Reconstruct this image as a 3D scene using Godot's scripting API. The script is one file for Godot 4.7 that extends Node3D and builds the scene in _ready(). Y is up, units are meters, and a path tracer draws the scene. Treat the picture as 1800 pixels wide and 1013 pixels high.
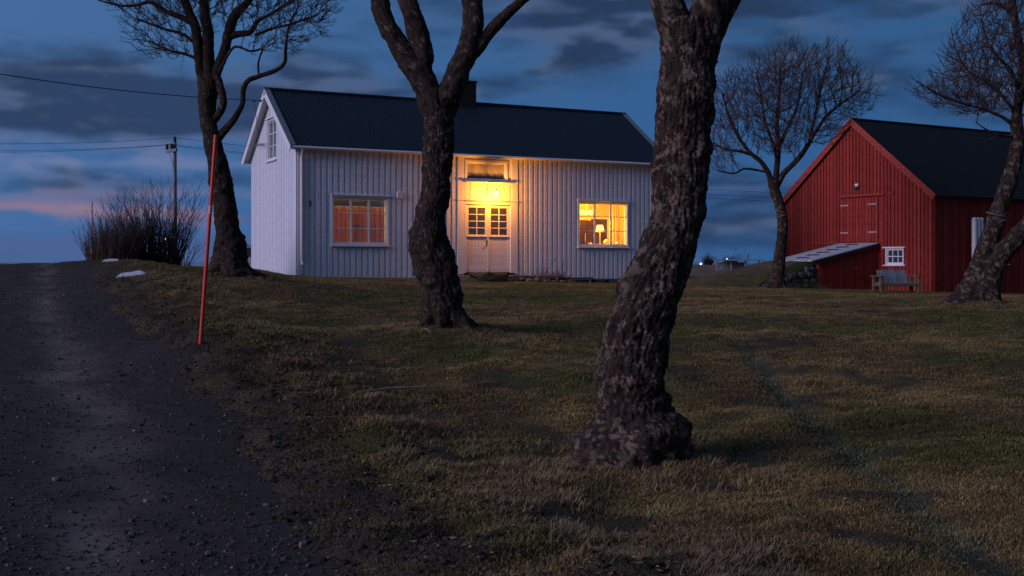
extends Node3D

# ---------------------------------------------------------------- terrain fitted to levels on site
const HILL := [-0.569, -2.300, 2.3361, -0.405, -2.700, -1.1142, -0.210, -2.100, -0.7861, -0.092, -1.600, -0.2617, -0.360, -1.800, 0.0131, -0.202, -1.350, -3.4990, 0.000, -1.150, -0.2928, 0.000, -1.350, 2.1004, -0.103, -1.030, -1.4598, 0.092, -0.875, -0.3029, 0.375, -1.500, 0.1845, 0.487, -1.950, 0.0982, 0.480, -3.200, 0.0660, 0.369, -1.230, -1.3864, 0.560, -1.400, 0.3441, 0.932, -2.300, 0.0667, 1.330, -3.800, -0.1279, 1.591, -4.300, 0.0620, 0.884, -3.800, 0.0952, -0.713, -3.750, -0.7937, -0.487, -3.900, 0.2349, -0.102, -4.070, 0.1007, 0.319, -4.250, -0.1007, 0.675, -4.500, -0.0459, 1.173, -7.000, 0.0425, 2.450, -14.000, -0.1467, 4.200, -14.000, 0.0139, 0.000, -14.000, 0.4477, 2.070, -4.600, -0.0925, -0.370, -1.350, 7.8872, 0.396, -0.880, 0.9031, 0.261, -0.580, -0.4585, 0.087, -0.580, 0.4673, -1.037, -3.400, -1.4804, -1.080, -4.500, 0.2225, -0.990, -3.000, 2.4058, -1.332, -3.600, 0.6948, -1.190, -3.400, 2.8714, -1.425, -5.700, 1.1393, -1.624, -5.700, 0.9316, -0.098, -0.580, 0.1342, -0.408, -0.580, 0.0526, -0.270, -1.000, 0.7783, -0.580, -1.000, -0.4472, -0.480, -1.350, -5.1768, -0.790, -1.350, 0.6062, -0.690, -1.800, -0.4400, -1.000, -1.800, 0.0056, -0.940, -2.400, -1.1826, -1.250, -2.400, 0.3730, -1.180, -3.000, -2.3947, -1.490, -3.000, 0.0582, -1.410, -3.600, -1.6276, -1.720, -3.600, -0.0259, -1.600, -4.100, 0.2491, -1.910, -4.100, 0.3800, -1.800, -5.000, -1.0818, -2.300, -5.000, 0.0231, -2.500, -7.000, -0.0753, -4.500, -5.000, -0.0427, -6.000, -7.000, 0.0597, -4.000, -3.000, 0.0546, -1.400, -1.400, 0.0101, -2.500, -1.400, -0.0373, 0.000, 0.000, -0.0311, -0.500, 0.000, 0.0450, 0.600, 0.000, 0.0525, 0.000, 1.000, -0.0191, -1.200, 1.200, -0.0040, 1.500, 1.200, 0.0061, 1.400, 0.000, -0.0484, 3.000, 0.000, -0.0175, 3.000, -2.000, 0.0501, 4.500, -4.000, -0.0075, 3.000, -6.000, -0.0146, -2.000, -14.000, -0.3203, -1.200, -6.000, -1.7921, 7.000, -8.000, -0.0077, -0.500, -6.000, 0.4369, 1.000, -6.000, 0.0391]
const HILL_PLANE := [7.6449, 0.2744, 0.1744]


const LENS := 2000.0        # focal length in pixels of an 1800 pixel wide picture
const EYE := 1.6

class MB:
	var v := PackedVector3Array()
	var n := PackedVector3Array()
	var c := PackedColorArray()
	var i := PackedInt32Array()
	var col := Color(1, 1, 1)
	func poly(pts: Array, outward: Vector3) -> void:
		var nn: Vector3 = (pts[1] - pts[0]).cross(pts[2] - pts[0]).normalized()
		var flip := nn.dot(outward) < 0.0
		if flip:
			nn = -nn
		var b := v.size()
		for p in pts:
			v.append(p)
			n.append(nn)
			c.append(col)
		for k in range(1, pts.size() - 1):
			if flip:
				i.append_array([b, b + k, b + k + 1])
			else:
				i.append_array([b, b + k + 1, b + k])
	func box(at: Vector3, size: Vector3, bevel := 0.0, basis := Basis()) -> void:
		var h := size * 0.5
		var e := minf(bevel, minf(h.x, minf(h.y, h.z)) * 0.45)
		for axis in 3:
			for s in [-1.0, 1.0]:
				var pts := []
				for q in [[-1.0, -1.0], [1.0, -1.0], [1.0, 1.0], [-1.0, 1.0]]:
					var p := Vector3()
					p[axis] = s * h[axis]
					p[(axis + 1) % 3] = q[0] * (h[(axis + 1) % 3] - e)
					p[(axis + 2) % 3] = q[1] * (h[(axis + 2) % 3] - e)
					pts.append(at + basis * p)
				var o := Vector3()
				o[axis] = s
				poly(pts, basis * o)
		if e <= 0.0:
			return
		for axis in 3:
			var a1 := (axis + 1) % 3
			var a2 := (axis + 2) % 3
			for s1 in [-1.0, 1.0]:
				for s2 in [-1.0, 1.0]:
					var pts := []
					for q in [[-1.0, 0], [1.0, 0], [1.0, 1], [-1.0, 1]]:
						var p := Vector3()
						p[axis] = q[0] * (h[axis] - e)
						p[a1] = s1 * (h[a1] - (e if q[1] else 0.0))
						p[a2] = s2 * (h[a2] - (0.0 if q[1] else e))
						pts.append(at + basis * p)
					var o := Vector3()
					o[a1] = s1
					o[a2] = s2
					poly(pts, basis * o)
		for sx in [-1.0, 1.0]:
			for sy in [-1.0, 1.0]:
				for sz in [-1.0, 1.0]:
					var o := Vector3(sx, sy, sz)
					var pts := []
					for axis in 3:
						var p: Vector3 = o * (h - Vector3(e, e, e))
						p[axis] = o[axis] * h[axis]
						pts.append(at + basis * p)
					poly(pts, basis * o)
	# tube through points with a radius at each, closed at both ends
	func tube(pts: Array, rad: Array, sides := 6, tint = null) -> void:
		var cc: Color = col if tint == null else tint
		var b := v.size()
		var t0: Vector3 = (pts[1] - pts[0]).normalized()
		var side := t0.cross(Vector3(0.31, 0.22, 0.93) if absf(t0.z) < 0.8 else Vector3(0.95, 0.2, 0.1)).normalized()
		for k in pts.size():
			var t: Vector3
			if k == 0:
				t = pts[1] - pts[0]
			elif k == pts.size() - 1:
				t = pts[k] - pts[k - 1]
			else:
				t = pts[k + 1] - pts[k - 1]
			t = t.normalized()
			side = (side - t * side.dot(t)).normalized()
			var up := t.cross(side)
			for j in sides:
				var a := TAU * j / sides
				var d := side * cos(a) + up * sin(a)
				v.append(pts[k] + d * rad[k])
				n.append(d)
				c.append(cc)
		for k in pts.size() - 1:
			for j in sides:
				var j2 := (j + 1) % sides
				var q := b + k * sides
				i.append_array([q + j, q + sides + j, q + j2, q + j2, q + sides + j, q + sides + j2])
		for e in [0, pts.size() - 1]:
			var q: int = b + e * sides
			for j in range(1, sides - 1):
				if e == 0:
					i.append_array([q, q + j, q + j + 1])
				else:
					i.append_array([q, q + j + 1, q + j])
	func lathe(at: Vector3, profile: Array, sides := 16) -> void:
		for k in profile.size() - 1:
			var p0: Vector2 = profile[k]
			var p1: Vector2 = profile[k + 1]
			var dn := Vector2(p1.y - p0.y, p0.x - p1.x).normalized()
			for j in sides:
				var a0 := TAU * j / sides
				var a1 := TAU * (j + 1) / sides
				var b := v.size()
				for q in [[p0, a0], [p1, a0], [p1, a1], [p0, a1]]:
					v.append(at + Vector3(q[0].x * cos(q[1]), q[0].y, q[0].x * sin(q[1])))
					n.append(Vector3(dn.x * cos(q[1]), dn.y, dn.x * sin(q[1])))
					c.append(col)
				i.append_array([b, b + 1, b + 2, b, b + 2, b + 3])
	# vertical wall with rectangular holes [x0, y0, x1, y1]; faces, reveals and ends, no inner seams
	func wall(org: Vector3, ux: Vector3, out: Vector3, length: float, y0: float, y1: float, th: float, holes: Array) -> void:
		var xs := [0.0, length]
		var ys := [y0, y1]
		for h in holes:
			xs.append_array([h[0], h[2]])
			ys.append_array([h[1], h[3]])
		xs.sort()
		ys.sort()
		var at := func(x: float, y: float, z: float) -> Vector3: return org + ux * x + Vector3.UP * y - out * z
		for a in xs.size() - 1:
			for b in ys.size() - 1:
				if xs[a + 1] - xs[a] < 0.001 or ys[b + 1] - ys[b] < 0.001:
					continue
				var mx: float = (xs[a] + xs[a + 1]) * 0.5
				var my: float = (ys[b] + ys[b + 1]) * 0.5
				var open := false
				for h in holes:
					open = open or (mx > h[0] and mx < h[2] and my > h[1] and my < h[3])
				if open:
					continue
				for z in [0.0, th]:
					poly([at.call(xs[a], ys[b], z), at.call(xs[a + 1], ys[b], z), at.call(xs[a + 1], ys[b + 1], z), at.call(xs[a], ys[b + 1], z)], out if z == 0.0 else -out)
		var rims := [[0.0, y0, length, y1, -1.0]]
		for h in holes:
			rims.append([h[0], h[1], h[2], h[3], 1.0])
		for r in rims:
			var s: float = r[4]
			poly([at.call(r[0], r[1], 0), at.call(r[0], r[3], 0), at.call(r[0], r[3], th), at.call(r[0], r[1], th)], ux * s)
			poly([at.call(r[2], r[1], 0), at.call(r[2], r[3], 0), at.call(r[2], r[3], th), at.call(r[2], r[1], th)], -ux * s)
			poly([at.call(r[0], r[1], 0), at.call(r[2], r[1], 0), at.call(r[2], r[1], th), at.call(r[0], r[1], th)], Vector3.UP * s)
			poly([at.call(r[0], r[3], 0), at.call(r[2], r[3], 0), at.call(r[2], r[3], th), at.call(r[0], r[3], th)], Vector3.DOWN * s)
	func mesh() -> ArrayMesh:
		# wind every triangle so that its front agrees with its normals
		for k in range(0, i.size(), 3):
			var p := v[i[k]]
			if (v[i[k + 2]] - p).cross(v[i[k + 1]] - p).dot(n[i[k]] + n[i[k + 1]] + n[i[k + 2]]) < 0.0:
				var t := i[k + 1]
				i[k + 1] = i[k + 2]
				i[k + 2] = t
		var m := ArrayMesh.new()
		var arr := []
		arr.resize(Mesh.ARRAY_MAX)
		arr[Mesh.ARRAY_VERTEX] = v
		arr[Mesh.ARRAY_NORMAL] = n
		arr[Mesh.ARRAY_COLOR] = c
		arr[Mesh.ARRAY_INDEX] = i
		m.add_surface_from_arrays(Mesh.PRIMITIVE_TRIANGLES, arr)
		return m

var M := {}
var rng := RandomNumberGenerator.new()
var used := {}
var box_cache := {}
var na := FastNoiseLite.new()
var nb := FastNoiseLite.new()
var nr := FastNoiseLite.new()

# ---------------------------------------------------------------- helpers
func numbered(called: String) -> String:
	var k: int = used.get(called, -1) + 1
	used[called] = k
	return called if k == 0 else "%s_%03d" % [called, k]

func tag(o: Node, label: String, category: String, group := "") -> void:
	o.set_meta("label", label)
	o.set_meta("category", category)
	if group:
		o.set_meta("group", group)

func thing(called: String, label: String, category: String, at := Vector3.ZERO, turn := 0.0, group := "") -> Node3D:
	var o := Node3D.new()
	o.name = numbered(called)
	add_child(o)
	o.position = at
	o.rotation.y = turn
	tag(o, label, category, group)
	return o

func part(parent: Node, called: String, m: Mesh, mat: Material, at := Vector3.ZERO, basis := Basis()) -> MeshInstance3D:
	var o := MeshInstance3D.new()
	o.name = numbered(called) if parent == self else called
	o.mesh = m
	o.material_override = mat
	o.transform = Transform3D(basis, at)
	parent.add_child(o, true)
	return o

func board(parent: Node, called: String, at: Vector3, size: Vector3, mat: Material, bevel := 0.005, basis := Basis()) -> MeshInstance3D:
	var key := "%d %d %d %d" % [roundi(size.x * 2000), roundi(size.y * 500), roundi(size.z * 2000), roundi(bevel * 1000)]
	if not box_cache.has(key):
		var mb := MB.new()
		mb.box(Vector3.ZERO, size, bevel)
		box_cache[key] = mb.mesh()
	return part(parent, called, box_cache[key], mat, at, basis)

# a point on the site, from a bearing and a level sighted through the lens at a distance
func at(px: float, py: float, d: float) -> Vector3:
	return Vector3((px - 900.0) / LENS * d, EYE - (py - 464.0) / LENS * d, -d)

func lin(r: float, g: float, b: float) -> Color:
	return Color(r, g, b).linear_to_srgb()

func noise_tex(freq: float, type: int, octaves: int, lo: Color, hi: Color, size := 512, sd := 1, normal := false, bump := 6.0, mid := 0.5) -> NoiseTexture2D:
	var f := FastNoiseLite.new()
	f.noise_type = type
	f.frequency = freq
	f.seed = sd
	f.fractal_octaves = octaves
	if type == FastNoiseLite.TYPE_CELLULAR:
		f.cellular_return_type = FastNoiseLite.RETURN_DISTANCE2_SUB
		f.fractal_type = FastNoiseLite.FRACTAL_NONE if octaves == 1 else FastNoiseLite.FRACTAL_FBM
	var t := NoiseTexture2D.new()
	t.width = size
	t.height = size
	t.seamless = true
	t.noise = f
	if normal:
		t.as_normal_map = true
		t.bump_strength = bump
	else:
		var g := Gradient.new()
		g.set_color(0, lo)
		g.set_color(1, hi)
		g.add_point(mid, lo.lerp(hi, 0.5))
		t.color_ramp = g
	return t

func mat(color: Color, rough := 0.8, tex: Texture2D = null, scale := 1.0, nrm: Texture2D = null, nstr := 0.5, world := false) -> StandardMaterial3D:
	var m := StandardMaterial3D.new()
	m.albedo_color = color
	m.roughness = rough
	m.metallic_specular = 0.5
	if rough >= 0.6:
		m.metallic_specular = 0.3
	if tex or nrm:
		m.uv1_triplanar = true
		m.uv1_world_triplanar = world
		m.uv1_scale = Vector3.ONE * scale
	if tex:
		m.albedo_texture = tex
	if nrm:
		m.normal_enabled = true
		m.normal_texture = nrm
		m.normal_scale = nstr
	return m

func vmat(rough: float, tex: Texture2D = null, scale := 1.0, nrm: Texture2D = null, nstr := 0.5) -> StandardMaterial3D:
	var m := mat(Color(1, 1, 1), rough, tex, scale, nrm, nstr, true)
	m.vertex_color_use_as_albedo = true
	return m

func build_materials() -> void:
	var lo := Color(0.72, 0.72, 0.72)
	var fine := noise_tex(0.03, FastNoiseLite.TYPE_SIMPLEX_SMOOTH, 5, Color(0.8, 0.8, 0.8), Color(1, 1, 1), 512, 3)
	var coarse := noise_tex(0.02, FastNoiseLite.TYPE_SIMPLEX_SMOOTH, 6, Color(0.55, 0.55, 0.55), Color(1, 1, 1), 512, 4)
	var speck := noise_tex(0.12, FastNoiseLite.TYPE_SIMPLEX_SMOOTH, 4, Color(0.5, 0.5, 0.5), Color(1, 1, 1), 512, 5)
	var grain_n := noise_tex(0.05, FastNoiseLite.TYPE_SIMPLEX_SMOOTH, 5, lo, lo, 512, 6, true, 5.0)
	var bark_n := noise_tex(0.035, FastNoiseLite.TYPE_SIMPLEX_SMOOTH, 6, lo, lo, 512, 7, true, 14.0)
	var grav := noise_tex(0.09, FastNoiseLite.TYPE_CELLULAR, 1, Color(0.6, 0.6, 0.6), Color(1, 1, 1), 1024, 8)
	var grav_n := noise_tex(0.09, FastNoiseLite.TYPE_CELLULAR, 1, lo, lo, 1024, 8, true, 10.0)
	M.white = [mat(lin(0.74, 0.75, 0.79), 0.5, fine, 0.7, grain_n, 0.15), mat(lin(0.71, 0.72, 0.76), 0.55, fine, 0.9, grain_n, 0.15), mat(lin(0.77, 0.78, 0.82), 0.48, fine, 0.6, grain_n, 0.15)]
	M.core = mat(lin(0.74, 0.75, 0.79), 0.65, fine, 0.8)
	M.trim = mat(lin(0.76, 0.76, 0.77), 0.45, fine, 1.1, grain_n, 0.1)
	M.red = [mat(lin(0.36, 0.038, 0.026), 0.75, coarse, 0.8, grain_n, 0.3), mat(lin(0.31, 0.034, 0.023), 0.78, coarse, 0.7, grain_n, 0.3), mat(lin(0.40, 0.045, 0.03), 0.72, coarse, 0.9, grain_n, 0.3)]
	M.redcore = mat(lin(0.31, 0.034, 0.023), 0.85, coarse, 0.8)
	M.redtrim = mat(lin(0.42, 0.06, 0.04), 0.65, coarse, 0.8)
	M.roof = mat(lin(0.008, 0.021, 0.034), 0.6, coarse, 0.5)
	M.barnroof = mat(lin(0.010, 0.012, 0.016), 0.7, coarse, 0.5)
	M.flash = mat(lin(0.16, 0.19, 0.22), 0.4, coarse, 1.0)
	M.black = mat(lin(0.012, 0.012, 0.013), 0.5)
	M.iron = mat(lin(0.03, 0.028, 0.027), 0.55, coarse, 3.0)
	M.stone = [mat(lin(0.10, 0.10, 0.10), 0.9, coarse, 1.5, bark_n, 0.6), mat(lin(0.14, 0.135, 0.125), 0.9, coarse, 1.7, bark_n, 0.6), mat(lin(0.075, 0.08, 0.082), 0.9, coarse, 1.3, bark_n, 0.6)]
	M.slab = mat(lin(0.17, 0.15, 0.13), 0.85, coarse, 1.2, bark_n, 0.5)
	M.mortar = mat(lin(0.035, 0.033, 0.03), 0.95, coarse, 1.5)
	M.brick = mat(lin(0.035, 0.03, 0.03), 0.9, coarse, 1.5, bark_n, 0.4)
	M.greywood = [mat(lin(0.27, 0.28, 0.30), 0.8, coarse, 1.2, grain_n, 0.4), mat(lin(0.23, 0.24, 0.26), 0.8, coarse, 1.5, grain_n, 0.4), mat(lin(0.31, 0.32, 0.34), 0.8, coarse, 1.1, grain_n, 0.4)]
	M.benchwood = mat(lin(0.19, 0.145, 0.085), 0.8, coarse, 1.4, grain_n, 0.4)
	M.darkwood = mat(lin(0.06, 0.03, 0.016), 0.6, coarse, 1.0)
	M.plaster = mat(lin(0.72, 0.60, 0.38), 0.8, fine, 0.5)
	M.floor = mat(lin(0.25, 0.15, 0.07), 0.6, fine, 0.5)
	M.dark = mat(lin(0.05, 0.045, 0.04), 0.9, fine, 0.5)
	M.curtain = mat(lin(0.40, 0.19, 0.055), 0.9, fine, 2.0)
	M.curtain.backlight_enabled = true
	M.curtain.backlight = lin(0.40, 0.20, 0.05)
	M.cream = mat(lin(0.75, 0.62, 0.36), 0.9, fine, 2.0)
	M.cream.backlight_enabled = true
	M.cream.backlight = lin(0.3, 0.22, 0.1)
	M.lace = mat(lin(0.62, 0.6, 0.55), 0.9, speck, 3.0)
	M.greycloth = mat(lin(0.22, 0.22, 0.23), 0.9, fine, 2.0)
	M.ceramic = mat(lin(0.6, 0.56, 0.48), 0.35)
	M.brass = mat(lin(0.45, 0.28, 0.09), 0.35)
	M.brass.metallic = 0.8
	M.pole_red = mat(lin(0.60, 0.032, 0.014), 0.45, fine, 3.0)
	M.reflex = mat(lin(0.52, 0.24, 0.18), 0.35)
	M.postwood = mat(lin(0.30, 0.29, 0.28), 0.85, coarse, 1.0, grain_n, 0.4)
	M.cable = mat(lin(0.02, 0.02, 0.022), 0.6)
	M.snow = mat(lin(0.75, 0.78, 0.84), 0.7, fine, 2.0, bark_n, 0.3)
	M.rope = mat(lin(0.22, 0.21, 0.17), 0.9, speck, 8.0)
	M.plastic = mat(lin(0.68, 0.68, 0.68), 0.4, fine, 1.5)
	M.rust = mat(lin(0.10, 0.035, 0.015), 0.85, coarse, 4.0)
	M.carpaint = mat(lin(0.42, 0.44, 0.47), 0.3)
	M.carpaint.metallic = 0.4
	M.carglass = mat(lin(0.015, 0.017, 0.02), 0.06)
	M.tail = mat(lin(0.35, 0.01, 0.01), 0.25)
	M.rubber = mat(lin(0.02, 0.02, 0.02), 0.85)
	M.metal = mat(lin(0.35, 0.36, 0.38), 0.35)
	M.metal.metallic = 0.9
	M.glass = StandardMaterial3D.new()
	M.glass.transparency = BaseMaterial3D.TRANSPARENCY_ALPHA
	M.glass.albedo_color = Color(0.6, 0.65, 0.7, 0.06)
	M.glass.roughness = 0.03
	M.bark = vmat(0.92, speck, 2.2, bark_n, 1.0)
	M.twig = vmat(0.85)
	M.lawn = vmat(0.95, speck, 1.3, bark_n, 0.9)
	M.grass = vmat(0.8)
	M.gravel = vmat(0.95, grav, 2.2, grav_n, 0.6)
	M.pebble = vmat(0.85, coarse, 6.0)
	M.sea = mat(lin(0.012, 0.025, 0.04), 0.12, null, 0.02, noise_tex(0.03, FastNoiseLite.TYPE_SIMPLEX_SMOOTH, 4, lo, lo, 512, 11, true, 4.0), 0.4, true)
	M.bulb = StandardMaterial3D.new()
	M.bulb.albedo_color = Color(1, 0.9, 0.7)
	M.bulb.emission_enabled = true
	M.bulb.emission = Color(1.0, 0.80, 0.42)
	M.bulb.emission_energy_multiplier = 6.0
	M.shade_lit = M.bulb.duplicate()
	M.shade_lit.emission = Color(1.0, 0.82, 0.5)
	M.shade_lit.emission_energy_multiplier = 1.6
	M.far_lamp = M.bulb.duplicate()
	M.far_lamp.emission = Color(1.0, 0.86, 0.65)
	M.far_lamp.emission_energy_multiplier = 3.0

func omni(parent: Node, where: Vector3, color: Color, energy: float, size: float, range_ := 20.0) -> void:
	var l := OmniLight3D.new()
	l.name = "glow"
	l.position = where
	l.light_color = color
	l.light_energy = energy
	l.light_size = size
	l.omni_range = range_
	l.omni_attenuation = 2.0
	l.shadow_enabled = true
	parent.add_child(l, true)

# ---------------------------------------------------------------- terrain
var gx := PackedFloat32Array()
var gz := PackedFloat32Array()
var gh := PackedFloat32Array()

func spline(x: float, z: float) -> float:
	var qx := x * 0.1
	var qz := z * 0.1
	var s: float = HILL_PLANE[0] + HILL_PLANE[1] * qx + HILL_PLANE[2] * qz
	for k in range(0, HILL.size(), 3):
		var dx: float = HILL[k] - qx
		var dz: float = HILL[k + 1] - qz
		var r2 := dx * dx + dz * dz
		if r2 > 1e-9:
			s += HILL[k + 2] * 0.5 * r2 * log(r2)
	return s

var table := PackedFloat32Array()

# the spline tabulated every metre, read back with cubic interpolation
func level(x: float, z: float) -> float:
	if table.is_empty():
		for b in 168:
			for a in 136:
				table.append(spline(a - 62.0, b - 153.0))
	var fx := x + 62.0
	var fz := z + 153.0
	var a0 := clampi(int(fx), 1, 133)
	var b0 := clampi(int(fz), 1, 165)
	var u := fx - a0
	var w := fz - b0
	var r := PackedFloat32Array([0.0, 0.0, 0.0, 0.0])
	for k in 4:
		var q := (b0 + k - 1) * 136 + a0
		r[k] = cubic_interpolate(table[q], table[q + 1], table[q - 1], table[q + 2], u)
	return cubic_interpolate(r[1], r[2], r[0], r[3], w)

func smooth(a: float, b: float, x: float) -> float:
	var t := clampf((x - a) / (b - a), 0.0, 1.0)
	return t * t * (3.0 - 2.0 * t)

func land(x: float, z: float) -> float:
	var h := clampf(level(clampf(x, -60.0, 70.0), clampf(z, -150.0, 12.0)), -4.5, 2.2)
	var out := maxf(maxf(-60.0 - x, x - 90.0), maxf(z - 14.0, -170.0 - z))
	if out > 0.0:
		h = lerpf(h, -9.0, smooth(0.0, 60.0, out))
	return h

const EDGE := [[-12.0, 6.6], [0.0, 1.1], [5.8, -1.05], [10.0, -2.6], [13.5, -4.3], [18.0, -6.4], [24.0, -8.9], [30.0, -11.3], [36.0, -13.6], [41.0, -15.5], [60.0, -23.0]]

func road_edge(d: float) -> float:
	for k in EDGE.size() - 1:
		if d <= EDGE[k + 1][0] or k == EDGE.size() - 2:
			var t: float = (d - EDGE[k][0]) / (EDGE[k + 1][0] - EDGE[k][0])
			var p0: float = EDGE[maxi(k - 1, 0)][1]
			var p3: float = EDGE[mini(k + 2, EDGE.size() - 1)][1]
			return cubic_interpolate(EDGE[k][1], EDGE[k + 1][1], p0, p3, clampf(t, 0.0, 1.0))
	return 0.0

# metres to the right of the gravel's edge
func off_road(x: float, z: float) -> float:
	var s := (x - road_edge(-z)) * 0.91
	return s + na.get_noise_2d(x * 9.0, z * 9.0) * 0.35 + na.get_noise_2d(x * 40.0 + 70.0, z * 40.0) * 0.18

func lawn_height(x: float, z: float) -> float:
	var h := land(x, z)
	if absf(x) > 30.0 or z < -70.0:
		return h
	var s := off_road(x, z)
	var near := 1.0 - smooth(25.0, 50.0, -z)
	h += na.get_noise_2d(x * 14.0, z * 14.0) * 0.05 * near + na.get_noise_2d(x * 60.0, z * 60.0) * 0.030 * near + na.get_noise_2d(x * 170.0, z * 170.0) * 0.014 * near
	# turf mounded round the feet of the trees
	for f in [[0.97, -8.75, 0.07, 0.95], [-0.97, -16.0, 0.14, 0.8], [-5.68, -23.0, 0.12, 0.9], [9.33, -23.0, 0.12, 0.8], [8.85, -38.0, 0.14, 0.6]]:
		var q2: float = (pow(x - f[0], 2.0) + pow(z - f[1], 2.0)) / (f[3] * f[3])
		if q2 < 6.0:
			h += f[2] * exp(-q2)
	if s < 0.3:
		h -= 0.22 * smooth(0.3, -0.6, s)
	# rough bank of the verge and the turf lip behind it
	h += (0.09 + 0.11 * na.get_noise_2d(x * 22.0, z * 22.0)) * smooth(0.1, 0.6, s) * (1.0 - smooth(1.3, 2.4, s)) * near
	# drainage trench across the lawn
	var tx := 2.35 + 0.066 * (-z - 4.0) + 0.12 * na.get_noise_2d(z * 20.0, 3.0)
	if z < -3.0 and z > -16.5:
		var q := (x - tx) / 0.16
		h -= 0.05 * exp(-q * q) * smooth(-16.5, -14.0, z) 
	return h

func lawn_color(x: float, z: float) -> Color:
	var green := Color(0.084, 0.084, 0.021)
	var straw := Color(0.222, 0.150, 0.054)
	var brown := Color(0.132, 0.086, 0.034)
	var soil := Color(0.046, 0.035, 0.028)
	var g := na.get_noise_2d(x * 2.6 + 11.0, z * 2.6) + 0.55 * na.get_noise_2d(x * 9.0, z * 9.0 + 50.0) + 0.35 * na.get_noise_2d(x * 35.0, z * 35.0)
	var w := na.get_noise_2d(x * 5.0 - 40.0, z * 5.0) + 0.5 * na.get_noise_2d(x * 30.0 + 9.0, z * 30.0)
	var c := brown.lerp(straw, smooth(-0.3, 0.45, w))
	c = c.lerp(soil, 0.75 * smooth(0.22, 0.5, na.get_noise_2d(x * 16.0 + 5.0, z * 16.0 - 8.0) + 0.4 * na.get_noise_2d(x * 60.0, z * 60.0)))
	c = c.lerp(green, smooth(-0.12, 0.42, g) * 0.85)
	if z < -57.0 + 6.0 * na.get_noise_2d(x * 2.0, z * 2.0) and x > 6.0:
		c = Color(0.25, 0.17, 0.10) * (1.0 + 0.6 * w)      # the unmown field beyond the yard
	var s := off_road(x, z)
	if s < 1.2:
		var k := (1.0 - smooth(0.35, 1.2, s)) * (0.75 + 0.5 * na.get_noise_2d(x * 30.0, z * 30.0))
		c = c.lerp(soil, clampf(k, 0.0, 1.0))
	if z < -3.0 and z > -16.5:
		var tx := 2.35 + 0.066 * (-z - 4.0) + 0.12 * na.get_noise_2d(z * 20.0, 3.0)
		var q := (x - tx) / (0.15 + 0.06 * na.get_noise_2d(x * 20.0, z * 20.0))
		c = c.lerp(Color(0.080, 0.092, 0.055), exp(-q * q * q * q) * 0.7 * smooth(-16.5, -14.0, z))
	return c

func grid_lines(fine0: float, fine1: float, step: float, lo: float, hi: float, grow: float) -> PackedFloat32Array:
	var a := []
	var x := fine0
	while x < fine1:
		a.append(x)
		x += step
	var s := step
	while x < hi:
		a.append(x)
		s *= grow
		x += s
	a.append(hi)
	s = step
	x = fine0
	var b := []
	while x > lo:
		s *= grow
		x -= s
		b.append(maxf(x, lo))
	b.reverse()
	return PackedFloat32Array(b + a)

func build_ground() -> void:
	gx = grid_lines(-7.0, 8.0, 0.10, -130.0, 160.0, 1.045)
	gz = grid_lines(-13.0, -4.5, 0.085, -240.0, 80.0, 1.028)
	var nx := gx.size()
	var nz := gz.size()
	gh.resize(nx * nz)
	var mb := MB.new()
	mb.v.resize(nx * nz)
	mb.n.resize(nx * nz)
	mb.c.resize(nx * nz)
	for b in nz:
		for a in nx:
			gh[b * nx + a] = lawn_height(gx[a], gz[b])
	for b in nz:
		for a in nx:
			var k := b * nx + a
			var x := gx[a]
			var z := gz[b]
			mb.v[k] = Vector3(x, gh[k], z)
			mb.c[k] = lawn_color(x, z)
			var a0 := maxi(a - 1, 0)
			var a1 := mini(a + 1, nx - 1)
			var b0 := maxi(b - 1, 0)
			var b1 := mini(b + 1, nz - 1)
			mb.n[k] = Vector3(-(gh[b * nx + a1] - gh[b * nx + a0]) / (gx[a1] - gx[a0]), 1.0, -(gh[b1 * nx + a] - gh[b0 * nx + a]) / (gz[b1] - gz[b0])).normalized()
			if a < nx - 1 and b < nz - 1:
				mb.i.append_array([k, k + 1, k + nx, k + 1, k + nx + 1, k + nx])
	var o := part(self, "ground", mb.mesh(), M.lawn)
	o.set_meta("kind", "structure")
	o.set_meta("label", "rough winter lawn of brown and green grass")

func height_at(x: float, z: float) -> float:
	var a := clampi(gx.bsearch(x) - 1, 0, gx.size() - 2)
	var b := clampi(gz.bsearch(z) - 1, 0, gz.size() - 2)
	var u := clampf((x - gx[a]) / (gx[a + 1] - gx[a]), 0.0, 1.0)
	var w := clampf((z - gz[b]) / (gz[b + 1] - gz[b]), 0.0, 1.0)
	var k := b * gx.size() + a
	return lerpf(lerpf(gh[k], gh[k + 1], u), lerpf(gh[k + gx.size()], gh[k + gx.size() + 1], u), w)

func road_height(x: float, z: float) -> float:
	return land(x, z) + na.get_noise_2d(x * 30.0, z * 30.0) * 0.012 + na.get_noise_2d(x * 8.0, z * 8.0) * 0.015 - 0.012 - 0.035 * ruts(x, z)

# how deep in a wheel track, 0 to 1
func ruts(x: float, z: float) -> float:
	var q := (x - road_edge(-z)) * 0.91 + 0.25 * na.get_noise_2d(x * 10.0, z * 10.0)
	return exp(-pow((q + 0.95) / 0.30, 2.0)) + exp(-pow((q + 2.7) / 0.36, 2.0))

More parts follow.
